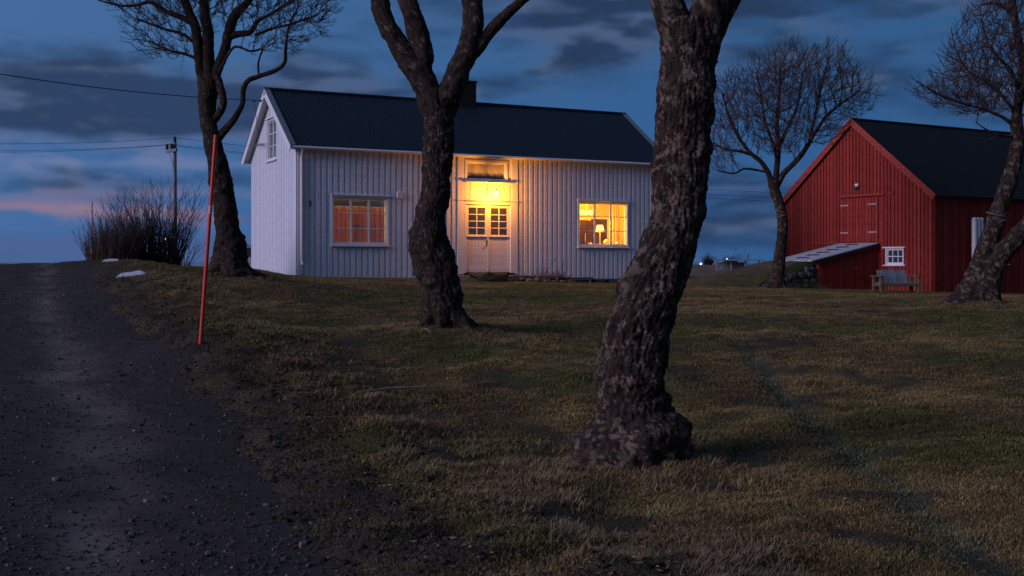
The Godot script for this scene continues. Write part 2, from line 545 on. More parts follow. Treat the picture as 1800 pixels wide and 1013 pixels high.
func build_road() -> void:
	var ds := []
	var d := -10.0
	while d < 50.0:
		ds.append(d)
		d += 0.12 if d > 3.0 and d < 16.0 else 0.3
	var ss := []
	var s := -6.5
	while s < 1.3:
		ss.append(s)
		s += 0.12
	var mb := MB.new()
	var w := ss.size()
	for a in ds.size():
		var e := road_edge(ds[a])
		for b in w:
			var x: float = e + ss[b] / 0.91
			var z: float = -ds[a]
			mb.v.append(Vector3(x, road_height(x, z), z))
			var track := ruts(x, z)
			var t := clampf(track * (0.6 + 0.7 * na.get_noise_2d(x * 18.0, z * 18.0)) + 0.3 * na.get_noise_2d(x * 45.0, z * 45.0), 0.0, 1.0)
			var cc := Color(0.080, 0.061, 0.049).lerp(Color(0.260, 0.220, 0.190), t)
			mb.c.append(cc)
			var ex := road_height(x + 0.1, z) - road_height(x - 0.1, z)
			var ez := road_height(x, z + 0.1) - road_height(x, z - 0.1)
			mb.n.append(Vector3(-ex / 0.2, 1.0, -ez / 0.2).normalized())
			if a < ds.size() - 1 and b < w - 1:
				var k := a * w + b
				mb.i.append_array([k, k + w, k + 1, k + 1, k + w, k + w + 1])
	var o := part(self, "road", mb.mesh(), M.gravel)
	o.set_meta("kind", "structure")
	o.set_meta("label", "dark gravel road with paler wheel tracks")

# ---------------------------------------------------------------- sky
func sky_color(dir: Vector3) -> Color:
	var el := rad_to_deg(asin(clampf(dir.y, -1.0, 1.0)))
	var az := rad_to_deg(atan2(dir.x, -dir.z))
	el = maxf(el, 0.0)
	# clear dusk air
	var t := 1.0 - exp(-el / 9.0)
	var base := Color(0.021, 0.086, 0.235).lerp(Color(0.021, 0.084, 0.200), t)
	base = base.lerp(Color(0.055, 0.110, 0.24), smooth(15.0, 60.0, el))
	var west := 0.5 - 0.5 * cos(deg_to_rad(az - 75.0))      # 1 towards the afterglow, left and behind
	base = base * (0.85 + 0.5 * west)
	base += Color(0.07, 0.062, 0.075) * west * west
	# layered, broken cloud
	var flat := Vector3(dir.x, dir.y * 3.4, dir.z)
	var warp := Vector3(nb.get_noise_3dv(flat * 5.0 + Vector3(3, 8, 1)), nb.get_noise_3dv(flat * 5.0 + Vector3(7, 2, 6)), 0.0) * 0.05
	flat += warp
	var n := nb.get_noise_3dv(flat * 2.5) + 0.48 * nb.get_noise_3dv(flat * 8.0 + Vector3(4, 1, 7)) + 0.22 * nb.get_noise_3dv(flat * 24.0)
	var fine := nb.get_noise_3dv(Vector3(flat.x, dir.y * 5.0, flat.z) * 10.0 + Vector3(9, 9, 2))
	var bias := 0.02
	var left := smooth(6.0, -9.0, az) * smooth(-120.0, -40.0, az)
	bias += 0.50 * left * exp(-pow((el - 7.6 + 0.05 * (az + 20.0)) / 1.9, 2.0))
	bias += 0.25 * left * exp(-pow((el - 3.9) / 0.5, 2.0))
	bias -= 0.40 * left * exp(-pow((el - 5.2) / 0.6, 2.0))
	bias -= 0.40 * smooth(0.0, -14.0, az) * exp(-pow((el - 12.6) / 2.0, 2.0)) * smooth(-120.0, -40.0, az)
	bias += 0.20 * exp(-pow((az - 4.0) / 7.0, 2.0)) * exp(-pow((el - 11.0) / 2.0, 2.0))
	bias += 0.25 * smooth(5.0, 14.0, az) * smooth(10.0, 14.5, el) * (1.0 - smooth(20.0, 40.0, el))
	bias -= 0.18 * smooth(8.0, 16.0, az) * (1.0 - smooth(1.0, 4.0, el))
	var cover := smooth(-0.38, 0.50, n + bias)
	var lit := smooth(-0.15, 0.45, fine + 0.25 * (0.4 - n - bias))
	var cloud := Color(0.016, 0.030, 0.072).lerp(Color(0.060, 0.090, 0.172), lit)
	cloud = cloud.lerp(Color(0.055, 0.075, 0.15), smooth(20.0, 60.0, el))
	cloud = cloud * (0.95 + 0.6 * west * smooth(14.0, 40.0, el))
	var c := base.lerp(cloud, cover * 0.9)
	# thin pale veil between the layers on the afterglow side
	var veil := left * exp(-pow((el - 4.9) / 0.9, 2.0)) * smooth(-0.25, 0.4, fine + 0.3 * n)
	c = c.lerp(Color(0.125, 0.165, 0.30), veil * 0.8)
	# rose streak low on the afterglow side
	var low := smooth(-9.0, -15.0, az) * smooth(-130.0, -60.0, az)
	var streak := exp(-pow((el - 2.45 - 0.15 * sin(az * 0.5)) / 0.42, 2.0)) * smooth(-0.55, 0.05, fine * 1.2 + n * 0.5 + 0.12)
	streak += 0.35 * exp(-pow((el - 3.35) / 0.25, 2.0)) * smooth(0.0, 0.4, fine + 0.1)
	c = c.lerp(Color(0.235, 0.150, 0.205), clampf(streak * low, 0.0, 1.0) * 0.85)
	c = c.lerp(Color(0.055, 0.095, 0.22), low * (1.0 - smooth(0.9, 1.9, el)) * 0.75)
	return c

func paint_sky(im: Image, x0: int, x1: int, y0: int, y1: int) -> void:
	var w := im.get_width()
	var h := im.get_height()
	for y in range(y0, y1):
		var el := (0.5 - (y + 0.5) / h) * PI
		for x in range(x0, x1):
			var az := (x + 0.5) / w * TAU
			im.set_pixel(posmod(x, w), y, sky_color(Vector3(sin(az) * cos(el), sin(el), -cos(az) * cos(el))))

func build_sky() -> Environment:
	# the whole dome coarsely, then the part with small cloud detail finely
	var im := Image.create(640, 320, false, Image.FORMAT_RGBF)
	paint_sky(im, 0, 640, 0, 162)
	im.fill_rect(Rect2i(0, 162, 640, 158), Color(0.02, 0.03, 0.05))
	im.resize(3072, 1536, Image.INTERPOLATE_CUBIC)
	paint_sky(im, -260, 260, 590, 770)
	var sm := PanoramaSkyMaterial.new()
	sm.panorama = ImageTexture.create_from_image(im)
	var sky := Sky.new()
	sky.sky_material = sm
	var e := Environment.new()
	e.background_mode = Environment.BG_SKY
	e.sky = sky
	e.tonemap_mode = Environment.TONE_MAPPER_LINEAR
	e.sdfgi_enabled = true
	e.ssao_enabled = true
	e.ssil_enabled = true
	return e

# ---------------------------------------------------------------- trees
func bark_color(p: Vector3, lichen: float, grain: Vector3) -> Color:
	var a := nr.get_noise_3dv(grain) + 0.5 * nr.get_noise_3dv(p * 45.0)
	var c := Color(0.026, 0.019, 0.014).lerp(Color(0.078, 0.049, 0.034), smooth(-0.35, 0.5, a))
	var l := nr.get_noise_3dv(p * 7.0 + Vector3(5, 2, 8)) + 0.6 * nr.get_noise_3dv(p * 21.0 + Vector3(1, 7, 3)) + 0.35 * nr.get_noise_3dv(p * 70.0)
	var k := smooth(0.30 - lichen, 0.42 - lichen, l)
	c = c.lerp(Color(0.29, 0.19, 0.145).lerp(Color(0.16, 0.135, 0.09), smooth(-0.3, 0.3, nr.get_noise_3dv(p * 5.0))), k * 0.85)
	return c

# a limb swept along sighted stations [px, py, width in px, nearer by metres]
func limb(mb: MB, stations: Array, d: float, sides: int, step: float, rough: float, lichen: float, root_y := -99.0, bulges := [], roots := 1.0) -> Array:
	var ctrl := []
	var rad := []
	for s in stations:
		var dd: float = d - (s[3] if s.size() > 3 else 0.0)
		ctrl.append(at(s[0], s[1], dd))
		rad.append(s[2] * 0.5 * dd / LENS)
	var pts := []
	var rr := []
	for k in ctrl.size() - 1:
		var p0: Vector3 = ctrl[maxi(k - 1, 0)]
		var p1: Vector3 = ctrl[k]
		var p2: Vector3 = ctrl[k + 1]
		var p3: Vector3 = ctrl[mini(k + 2, ctrl.size() - 1)]
		var count := maxi(2, int(p1.distance_to(p2) / step))
		for j in count:
			var t := float(j) / count
			pts.append(p1.cubic_interpolate(p2, p0, p3, t))
			rr.append(lerpf(rad[k], rad[k + 1], t * t * (3.0 - 2.0 * t)))
	pts.append(ctrl[-1])
	rr.append(rad[-1])
	var b := mb.v.size()
	var rows := pts.size()
	var side := Vector3(1, 0.01, 0.02)
	var s_len := 0.0
	for k in rows:
		var t: Vector3 = (pts[mini(k + 1, rows - 1)] - pts[maxi(k - 1, 0)]).normalized()
		side = (side - t * side.dot(t)).normalized()
		var up := t.cross(side)
		if k:
			s_len += pts[k].distance_to(pts[k - 1])
		for j in sides:
			var a := TAU * j / sides
			var dirn := side * cos(a) + up * sin(a)
			var r: float = rr[k]
			var q: Vector3 = pts[k] + dirn * r
			var lump := nr.get_noise_3dv(q * 2.2) * 0.16 + nr.get_noise_3dv(q * 6.0) * 0.08
			var around := dirn * r
			var knot := maxf(0.0, nr.get_noise_3dv(q * 2.6 + Vector3(3, 9, 4)) - 0.22) * 0.32
			lump += knot
			if root_y > -50.0:
				var fb := clampf(1.0 - (q.y - root_y) / 0.38, 0.0, 1.2)
				lump += roots * fb * fb * (0.10 + 0.75 * nr.get_noise_3d(cos(a) * 1.3 + root_y * 7.0, sin(a) * 1.3, pts[0].x))
			var ridge := 1.0 - 2.2 * absf(nr.get_noise_3d(around.x * 17.0 + pts[k].x * 2.0, s_len * 4.0 + around.y * 3.0, around.z * 17.0 + pts[k].z * 2.0))
			ridge += 0.7 * nr.get_noise_3dv(q * 32.0)
			for bu in bulges:
				lump += bu[2] * exp(-q.distance_squared_to(bu[0]) / (bu[1] * bu[1])) / r
			q = pts[k] + dirn * (r * (1.0 + lump * rough) + ridge * minf(0.024, r * 0.075) * rough)
			mb.v.append(q)
			mb.c.append(bark_color(q, lichen, Vector3(around.x * 30.0 + pts[k].x * 3.0, s_len * 7.0 + around.y * 6.0, around.z * 30.0 + pts[k].z * 3.0)))
	for k in rows:
		for j in sides:
			var q := b + k * sides
			var vl := mb.v[q + (j + sides - 1) % sides]
			var vr := mb.v[q + (j + 1) % sides]
			var vd := mb.v[b + maxi(k - 1, 0) * sides + j]
			var vu := mb.v[b + mini(k + 1, rows - 1) * sides + j]
			mb.n.append((vr - vl).cross(vu - vd).normalized())
			if k < rows - 1:
				var j2 := (j + 1) % sides
				mb.i.append_array([q + j, q + sides + j, q + j2, q + j2, q + sides + j, q + sides + j2])
	var last := b + (rows - 1) * sides
	for j in range(1, sides - 1):
		mb.i.append_array([last, last + j + 1, last + j])
	if mb.n[b + sides * (rows / 2)].dot(mb.v[b + sides * (rows / 2)] - pts[rows / 2]) < 0.0:
		for k in range(b, mb.n.size()):
			mb.n[k] = -mb.n[k]
	return pts

# twigs that grow from the limbs towards points of light inside the crown
func colonize(mb: MB, starts: Array, lights: Array, step: float, reach: float, kill: float, r0: float, rmax: float, tint: Color, spray: int, rise: float, wiggle: float, hub: Vector3, shoot: float) -> void:
	var pos := PackedVector3Array()
	var par := PackedInt32Array()
	for s in starts:
		pos.append(s)
		par.append(-1)
	var first := pos.size()
	var cells := {}
	var best := PackedInt32Array()
	var bd := PackedFloat32Array()
	var alive := PackedByteArray()
	for k in lights.size():
		var key := Vector3i((lights[k] / reach).floor())
		if not cells.has(key):
			cells[key] = []
		cells[key].append(k)
		best.append(-1)
		bd.append(reach)
		alive.append(1)
	var fresh := range(pos.size())
	for turn in 90:
		for nn in fresh:
			var p := pos[nn]
			var key := Vector3i((p / reach).floor())
			for ax in [-1, 0, 1]:
				for ay in [-1, 0, 1]:
					for az in [-1, 0, 1]:
						var cell = cells.get(key + Vector3i(ax, ay, az))
						if cell == null:
							continue
						for k in cell:
							if alive[k]:
								var dist: float = p.distance_to(lights[k])
								if dist < kill and nn >= first:
									alive[k] = 0
								elif dist < bd[k]:
									bd[k] = dist
									best[k] = nn
		var pull := {}
		for k in lights.size():
			if alive[k] and best[k] >= 0:
				pull[best[k]] = pull.get(best[k], Vector3.ZERO) + (lights[k] - pos[best[k]]).normalized()
		fresh = []
		for nn in pull:
			var dirn: Vector3 = pull[nn].normalized() + Vector3(rng.randfn(), rng.randfn(), rng.randfn()) * wiggle + Vector3.UP * rise + (pos[nn] - hub).normalized() * 0.45
			if par[nn] >= 0:
				dirn += (pos[nn] - pos[par[nn]]).normalized() * 0.5
			var q: Vector3 = pos[nn] + dirn.normalized() * step
			if pos.size() > first + 6000:
				break
			fresh.append(pos.size())
			pos.append(q)
			par.append(nn)
		if fresh.is_empty():
			break
	var total := pos.size()
	var area := PackedFloat32Array()
	var kids := PackedInt32Array()
	area.resize(total)
	kids.resize(total)
	for k in range(total - 1, first - 1, -1):
		if area[k] == 0.0:
			area[k] = pow(r0, 2.2)
		area[par[k]] += area[k]
		kids[par[k]] += 1
	var thick := func(k: int) -> float: return minf(pow(area[k], 1.0 / 2.2), rmax)
	for k in range(first, total):
		var p := par[k]
		var rk: float = thick.call(k)
		var rp: float = minf(thick.call(p), rk * 1.35) if p >= first else rk * 1.3
		var t := tint * rng.randf_range(0.75, 1.25)
		mb.tube([pos[p], pos[k]], [rp, rk], 5 if rk > 0.015 else 3, t)
		for s in spray:
			if rng.randf() < (0.9 if kids[k] == 0 else 0.42) and rk < 0.02:
				var along := (pos[k] - pos[p]).normalized()
				var out := (pos[k] - hub).normalized()
				var dirn := (along * 0.4 + out * 0.6 + Vector3(rng.randfn(), rng.randfn(), rng.randfn()) * 0.33 + Vector3.UP * rise).normalized()
				var l := shoot * rng.randf_range(0.4, 1.3)
				var q := pos[k]
				var pts := [q]
				for j in 3:
					dirn = (dirn + Vector3(rng.randfn(), rng.randfn() + 0.5, rng.randfn()) * 0.12).normalized()
					q += dirn * l / 3.0
					pts.append(q)
					if j < 2:
						var sd := (dirn + Vector3(rng.randfn(), rng.randfn() + 0.3, rng.randfn()) * 0.45).normalized()
						mb.tube([q, q + sd * l * rng.randf_range(0.2, 0.45)], [r0 * 0.7, r0 * 0.4], 3, t)
				mb.tube(pts, [r0 * 0.9, r0 * 0.8, r0 * 0.7, r0 * 0.45], 3, t)

func cloud_of(count: int, lumps: Array, d: float) -> Array:
	# lumps: [px, py, half width px, half height px, half depth m, nearer m]
	var out := []
	var weight := 0.0
	for l in lumps:
		weight += l[2] * l[3]
	for l in lumps:
		var n := int(count * l[2] * l[3] / weight)
		var c := at(l[0], l[1], d - l[5])
		while n > 0:
			var p := Vector3(rng.randf_range(-1, 1), rng.randf_range(-1, 1), rng.randf_range(-1, 1))
			if p.length() > 1.0:
				continue
			n -= 1
			out.append(c + Vector3(p.x * l[2] * d / LENS, p.y * l[3] * d / LENS, p.z * l[4]))
	return out

func tree(label: String, d: float, base: Array, trunks: Array, limbs: Array, lumps: Array, count: int, opt: Dictionary) -> Node3D:
	var foot := at(base[0], base[1], d)
	foot.y = height_at(foot.x, foot.z)
	var root := thing("bare_tree", label, "tree", foot, 0.0, "bare trees in the yard")
	var all := []
	var bulges := []
	for q in opt.get("bulges", []):
		bulges.append([at(q[0], q[1], d - q[2]), q[3], q[4]])
	for t in trunks:
		var mb := MB.new()
		var pts := limb(mb, t, d, opt.get("sides", 40), opt.get("step", 0.03), opt.get("rough", 1.0), opt.get("lichen", 0.0), foot.y, bulges, opt.get("roots", 1.0))
		part(root, "trunk", mb.mesh(), M.bark, -foot)
		all.append_array(pts.slice(int(pts.size() * opt.get("from", 0.75))))
	for t in limbs:
		var mb := MB.new()
		var pts := limb(mb, t, d, opt.get("limb_sides", 14), opt.get("limb_step", 0.04), opt.get("rough", 1.0), opt.get("lichen", 0.0))
		part(root, "limb", mb.mesh(), M.bark, -foot)
		all.append_array(pts.slice(pts.size() / 4))
	if count > 0:
		var starts := []
		for k in range(0, all.size(), 3):
			starts.append(all[k])
		var mb := MB.new()
		colonize(mb, starts, cloud_of(count, lumps, d), opt.get("grow", 0.13), opt.get("reach", 0.9), opt.get("kill", 0.24), opt.get("r0", 0.0055), opt.get("rmax", 0.04), Color(0.055, 0.037, 0.036), opt.get("spray", 1), opt.get("rise", 0.1), opt.get("wiggle", 0.15), at(opt.hub[0], opt.hub[1], d), opt.get("shoot", 0.3))
		var cr := part(root, "crown", mb.mesh(), M.twig, -foot)
		cr.set_meta("kind", "stuff")
	return root

func build_trees() -> void:
	rng.seed = 11
	tree("massive lichen-spotted leaning trunk with a swollen burl at its foot", 8.75, [1110, 830],
		[[[1110, 885, 170], [1110, 838, 182], [1115, 797, 190], [1117, 760, 178], [1111, 720, 128], [1106, 690, 110], [1110, 640, 111], [1120, 590, 108], [1132, 555, 107], [1152, 500, 100], [1174, 440, 91], [1190, 390, 88], [1194, 300, 91], [1203, 207, 91], [1209, 124, 88], [1212, 70, 92], [1214, 38, 92]]],
		[[[1202, 100, 52], [1188, 45, 56], [1174, 0, 54], [1163, -70, 56], [1150, -170, 46, 0.3], [1120, -280, 34, 0.5]],
		[[1222, 100, 66], [1240, 50, 74], [1260, 0, 74], [1290, -70, 72, -0.2], [1340, -160, 56, -0.5], [1420, -260, 38, -0.8]]],
		[], 0, {"sides": 150, "step": 0.011, "limb_sides": 60, "limb_step": 0.02, "lichen": 0.10, "roots": 0.35, "rough": 1.0, "bulges": [[1190, 765, 0.22, 0.15, 0.07], [1150, 770, 0.36, 0.12, 0.06], [1030, 800, 0.1, 0.16, 0.03], [1070, 575, 0.15, 0.10, 0.05], [1150, 290, 0.1, 0.10, 0.04]]})
	tree("dark crooked trunk forking into three limbs before the house wall", 16.0, [780, 590],
		[[[782, 620, 96], [780, 590, 82], [779, 555, 70], [777, 520, 67], [764, 465, 69], [753, 422, 64], [756, 380, 50], [766, 337, 47], [771, 275, 50], [772, 214, 50], [769, 178, 58]]],
		[[[766, 200, 44], [752, 160, 42], [738, 128, 44], [715, 100, 40], [692, 65, 33], [674, 25, 31], [662, -25, 29], [640, -110, 22, 0.3], [600, -190, 15, 0.6]],
		[[741, 130, 38], [742, 95, 37], [732, 50, 35], [717, 5, 31], [704, -60, 26, -0.4], [690, -150, 18, -0.8]],
		[[778, 200, 44], [790, 165, 42], [806, 125, 39], [822, 85, 38], [831, 40, 36], [829, -5, 34], [815, -80, 26, 0.3], [800, -170, 16, 0.6]],
		[[826, 96, 26], [845, 78, 22], [866, 50, 20], [890, 25, 18], [912, 6, 17], [950, -30, 14], [1010, -80, 9]]],
		[], 0, {"sides": 90, "step": 0.02, "limb_sides": 40, "limb_step": 0.03, "lichen": -0.22, "rough": 1.0})
	tree("twisted bare tree with a hooked side limb beside the gravel road", 23.0, [405, 490],
		[[[408, 520, 110], [406, 492, 92], [404, 470, 62], [404, 440, 52], [400, 400, 42], [393, 355, 37], [386, 310, 38], [378, 267, 31], [368, 227, 27], [365, 199, 27], [365, 165, 33], [366, 140, 34]]],
		[[[362, 160, 18], [352, 120, 18], [348, 80, 18], [342, 45, 16], [328, 10, 14], [312, -40, 11], [290, -110, 8, 0.5]],
		[[367, 160, 20], [366, 110, 20], [365, 60, 19], [360, 20, 17], [356, -40, 13], [350, -120, 8, -0.4]],
		[[370, 165, 17], [382, 122, 17], [394, 92, 16], [401, 60, 16], [412, 28, 17], [436, 2, 12], [470, -40, 10], [510, -100, 7, 0.3]],
		[[372, 215, 14], [388, 195, 13, 0.1], [392, 175, 12, 0.15], [386, 150, 13, 0.1], [378, 125, 12]],
		[[378, 250, 15], [394, 230, 13], [412, 208, 11], [426, 182, 9], [427, 160, 9], [436, 142, 8.5], [455, 134, 8], [484, 124, 7.5], [500, 110, 7], [502, 85, 5], [507, 50, 4], [520, 20, 3]],
		[[398, 66, 13], [420, 60, 11], [440, 56, 9], [452, 38, 7], [480, 22, 5], [530, -10, 4]],
		[[448, 62, 6], [480, 50, 4.5], [520, 40, 3.5], [560, 25, 3]],
		[[350, 105, 6], [325, 95, 5], [295, 88, 4], [262, 72, 3]],
		[[346, 78, 6], [320, 60, 5], [285, 50, 4], [245, 35, 3]],
		[[340, 42, 11], [318, 30, 10], [290, 20, 9], [264, 4, 7.5], [240, 9, 5], [212, 10, 4], [172, 0, 3]],
		[[384, 128, 5, 0.1], [410, 84, 5, 0.2], [440, 90, 4, 0.3], [462, 85, 3.5, 0.3]],
		[[455, 134, 4], [454, 110, 3.5], [462, 86, 3]]],
		[[290, 60, 60, 52, 1.0, 0.0], [270, 0, 90, 40, 1.0, 0.2], [350, 0, 60, 70, 1.1, 0.0], [490, 40, 80, 52, 1.1, 0.0], [540, 10, 55, 50, 0.9, 0.2], [430, -20, 100, 60, 1.2, 0.0], [465, 85, 32, 18, 0.4, 0.3], [505, 70, 24, 30, 0.4, 0.0]], 3000,
		{"sides": 60, "step": 0.03, "lichen": -0.32, "rough": 0.9, "grow": 0.08, "reach": 0.75, "kill": 0.14, "r0": 0.0058, "rmax": 0.022, "spray": 2, "rise": 0.0, "hub": [375, 170], "shoot": 0.26, "from": 0.9})
	tree("slender fan-crowned bare tree before the barn's grassy ramp", 38.0, [1366, 510],
		[[[1364, 530, 40], [1365, 510, 31], [1368, 480, 22], [1371, 450, 19], [1376, 400, 18], [1372, 365, 17], [1362, 335, 17], [1360, 318, 19]]],
		[[[1359, 335, 10], [1352, 308, 10], [1338, 285, 8], [1318, 268, 7], [1298, 240, 5.5], [1282, 205, 4, 0.3], [1270, 165, 3, 0.5]],
		[[1322, 272, 6], [1300, 266, 5], [1275, 262, 4, -0.3], [1255, 252, 3, -0.4]],
		[[1352, 304, 4], [1330, 299, 4], [1308, 297, 3.5, 0.3], [1290, 305, 3, 0.5], [1262, 300, 2.5, 0.6]],
		[[1362, 330, 10], [1366, 295, 10], [1368, 260, 9], [1366, 215, 7], [1370, 170, 5], [1372, 120, 3.5]],
		[[1367, 290, 6], [1358, 250, 5, 0.4], [1345, 215, 4.5, 0.6], [1338, 170, 3.5, 0.8], [1330, 130, 3, 0.9]],
		[[1368, 262, 6], [1385, 225, 5, -0.5], [1402, 185, 4, -0.7], [1412, 130, 3, -0.9]],
		[[1365, 330, 11], [1378, 305, 10], [1398, 285, 9], [1416, 262, 8], [1432, 235, 6.5], [1452, 205, 5], [1475, 185, 4, 0.2], [1510, 160, 3, 0.3]],
		[[1420, 258, 5], [1432, 210, 4.5, -0.4], [1440, 170, 4, -0.5], [1452, 120, 3, -0.6]]],
		[[1290, 190, 42, 62, 1.3, 0.0], [1275, 265, 32, 42, 1.0, 0.3], [1340, 170, 50, 70, 1.8, 0.0], [1390, 145, 55, 66, 2.0, 0.0], [1450, 145, 50, 60, 1.6, 0.0], [1495, 170, 40, 45, 1.2, 0.0], [1370, 230, 60, 50, 1.6, 0.0], [1440, 225, 50, 35, 1.2, 0.0]], 4200,
		{"sides": 36, "step": 0.05, "limb_sides": 9, "limb_step": 0.08, "lichen": -0.1, "rough": 0.8, "grow": 0.11, "reach": 1.1, "kill": 0.17, "r0": 0.0066, "rmax": 0.03, "spray": 2, "rise": 0.12, "hub": [1364, 345], "shoot": 0.42})
	tree("twin-stemmed bare tree with rope round one stem by the barn", 23.0, [1712, 540],
		[[[1708, 570, 100], [1711, 540, 82], [1716, 515, 64], [1723, 485, 44], [1730, 450, 36], [1742, 415, 30], [1752, 385, 28], [1764, 348, 27], [1773, 322, 26], [1783, 290, 24], [1789, 255, 22], [1788, 225, 20], [1787, 205, 18]],
		[[1722, 545, 54, 0.1], [1730, 515, 48, 0.12], [1742, 480, 36, 0.15], [1758, 452, 33, 0.2], [1784, 422, 31, 0.3], [1815, 388, 29, 0.4], [1850, 340, 26, 0.5], [1880, 270, 22, 0.5], [1900, 190, 15, 0.4], [1905, 100, 9, 0.4]]],
		[[[1786, 215, 16], [1791, 180, 15], [1796, 145, 14], [1797, 105, 13], [1790, 65, 13], [1783, 25, 13], [1776, -25, 12], [1765, -90, 9]],
		[[1785, 222, 7], [1766, 208, 6], [1745, 198, 5], [1715, 188, 4, 0.2], [1680, 178, 3.5, 0.3], [1640, 160, 3, 0.4], [1612, 142, 2.2, 0.4]],
		[[1786, 200, 7], [1772, 180, 6], [1752, 158, 5, -0.2], [1725, 140, 4.5, -0.3], [1700, 122, 3.5, -0.4], [1680, 85, 2.6, -0.4], [1672, 48, 2, -0.4]],
		[[1792, 160, 6], [1778, 125, 5, 0.3], [1755, 100, 4, 0.5], [1735, 70, 3, 0.6], [1725, 35, 2, 0.6]],
		[[1784, 30, 9], [1768, 14, 7], [1745, 5, 5], [1722, 10, 3]],
		[[1783, 240, 5], [1760, 238, 4, 0.2], [1738, 230, 3, 0.3], [1715, 215, 2, 0.3]],
		[[1760, 238, 3, 0.2], [1740, 246, 2.5, 0.3], [1722, 254, 2, 0.4]],
		[[1712, 520, 40, 0.1], [1690, 536, 26, 0.25], [1662, 545, 14, 0.35], [1640, 549, 9, 0.4]]],
		[[1690, 165, 75, 32, 1.0, 0.2], [1725, 110, 60, 48, 1.1, 0.0], [1765, 120, 48, 85, 1.0, 0.0], [1750, 30, 45, 40, 0.9, 0.0], [1840, 110, 50, 100, 1.0, 0.0], [1735, 185, 50, 25, 0.7, 0.0]], 2600,
		{"sides": 56, "step": 0.03, "lichen": 0.02, "rough": 1.0, "grow": 0.09, "reach": 0.8, "kill": 0.13, "r0": 0.0060, "rmax": 0.02, "spray": 2, "rise": 0.16, "hub": [1800, 260], "shoot": 0.30, "from": 0.95})

func stems(called: String, label: String, category: String, where: Vector3, n: int, half: Vector2, tall: float, lean: float, tint: Color, r: float, twigs: int, group := "", sd := 1) -> Node3D:
	rng.seed = sd
	where.y = height_at(where.x, where.z)
	var root := thing(called, label, category, where, 0.0, group)
	var mb := MB.new()
	for k in n:
		var a := rng.randf() * TAU
		var q := sqrt(rng.randf())
		var p := Vector3(cos(a) * half.x * q, 0, sin(a) * half.y * q)
		p.y = height_at(where.x + p.x, where.z + p.z) - where.y - 0.03
		var dirn := (Vector3(cos(a), 0, sin(a)) * lean * q + Vector3.UP + Vector3(rng.randfn(), 0, rng.randfn()) * 0.12).normalized()
		var h := tall * rng.randf_range(0.4, 1.0) * (1.0 - 0.2 * q) * (0.85 + 0.5 * na.get_noise_2d(p.x * 30.0, p.z * 30.0))
		var pts := [p]
		var rad := [r]
		var t := tint * rng.randf_range(0.6, 1.3)
		for j in 4:
			dirn = (dirn + Vector3(rng.randfn(), 0, rng.randfn()) * 0.09).normalized()
			p += dirn * h / 4.0
			pts.append(p)
			rad.append(r * (1.0 - 0.2 * (j + 1)))
			if j > 0:
				for m in twigs:
					if rng.randf() < 0.6:
						var sd2 := (dirn + Vector3(rng.randfn(), rng.randf() * 0.4, rng.randfn()) * 0.5).normalized()
						var l := h * rng.randf_range(0.1, 0.25)
						mb.tube([p, p + sd2 * l * 0.5, p + (sd2 + Vector3.UP * 0.15).normalized() * l], [r * 0.6, r * 0.5, r * 0.3], 3, t)
		mb.tube(pts, rad, 4, t)
	part(root, "stems", mb.mesh(), M.twig)
	return root

# ---------------------------------------------------------------- buildings
func face_x() -> Basis:                       # local frame of a wall that looks along -x
	return Basis(Vector3(0, 0, 1), Vector3.UP, Vector3(-1, 0, 0))

func prism(mb: MB, pts: Array, out: Vector3, th: float) -> void:
	mb.poly(pts, out)
	var back := []
	var mid := Vector3.ZERO
	for p in pts:
		back.append(p - out * th)
		mid += p / pts.size()
	mb.poly(back, -out)
	for k in pts.size():
		var p: Vector3 = pts[k]
		var q: Vector3 = pts[(k + 1) % pts.size()]
		var e := (q - p).cross(out)
		if e.dot((p + q) * 0.5 - mid) < 0.0:
			e = -e
		mb.poly([p, q, q - out * th, p - out * th], e)

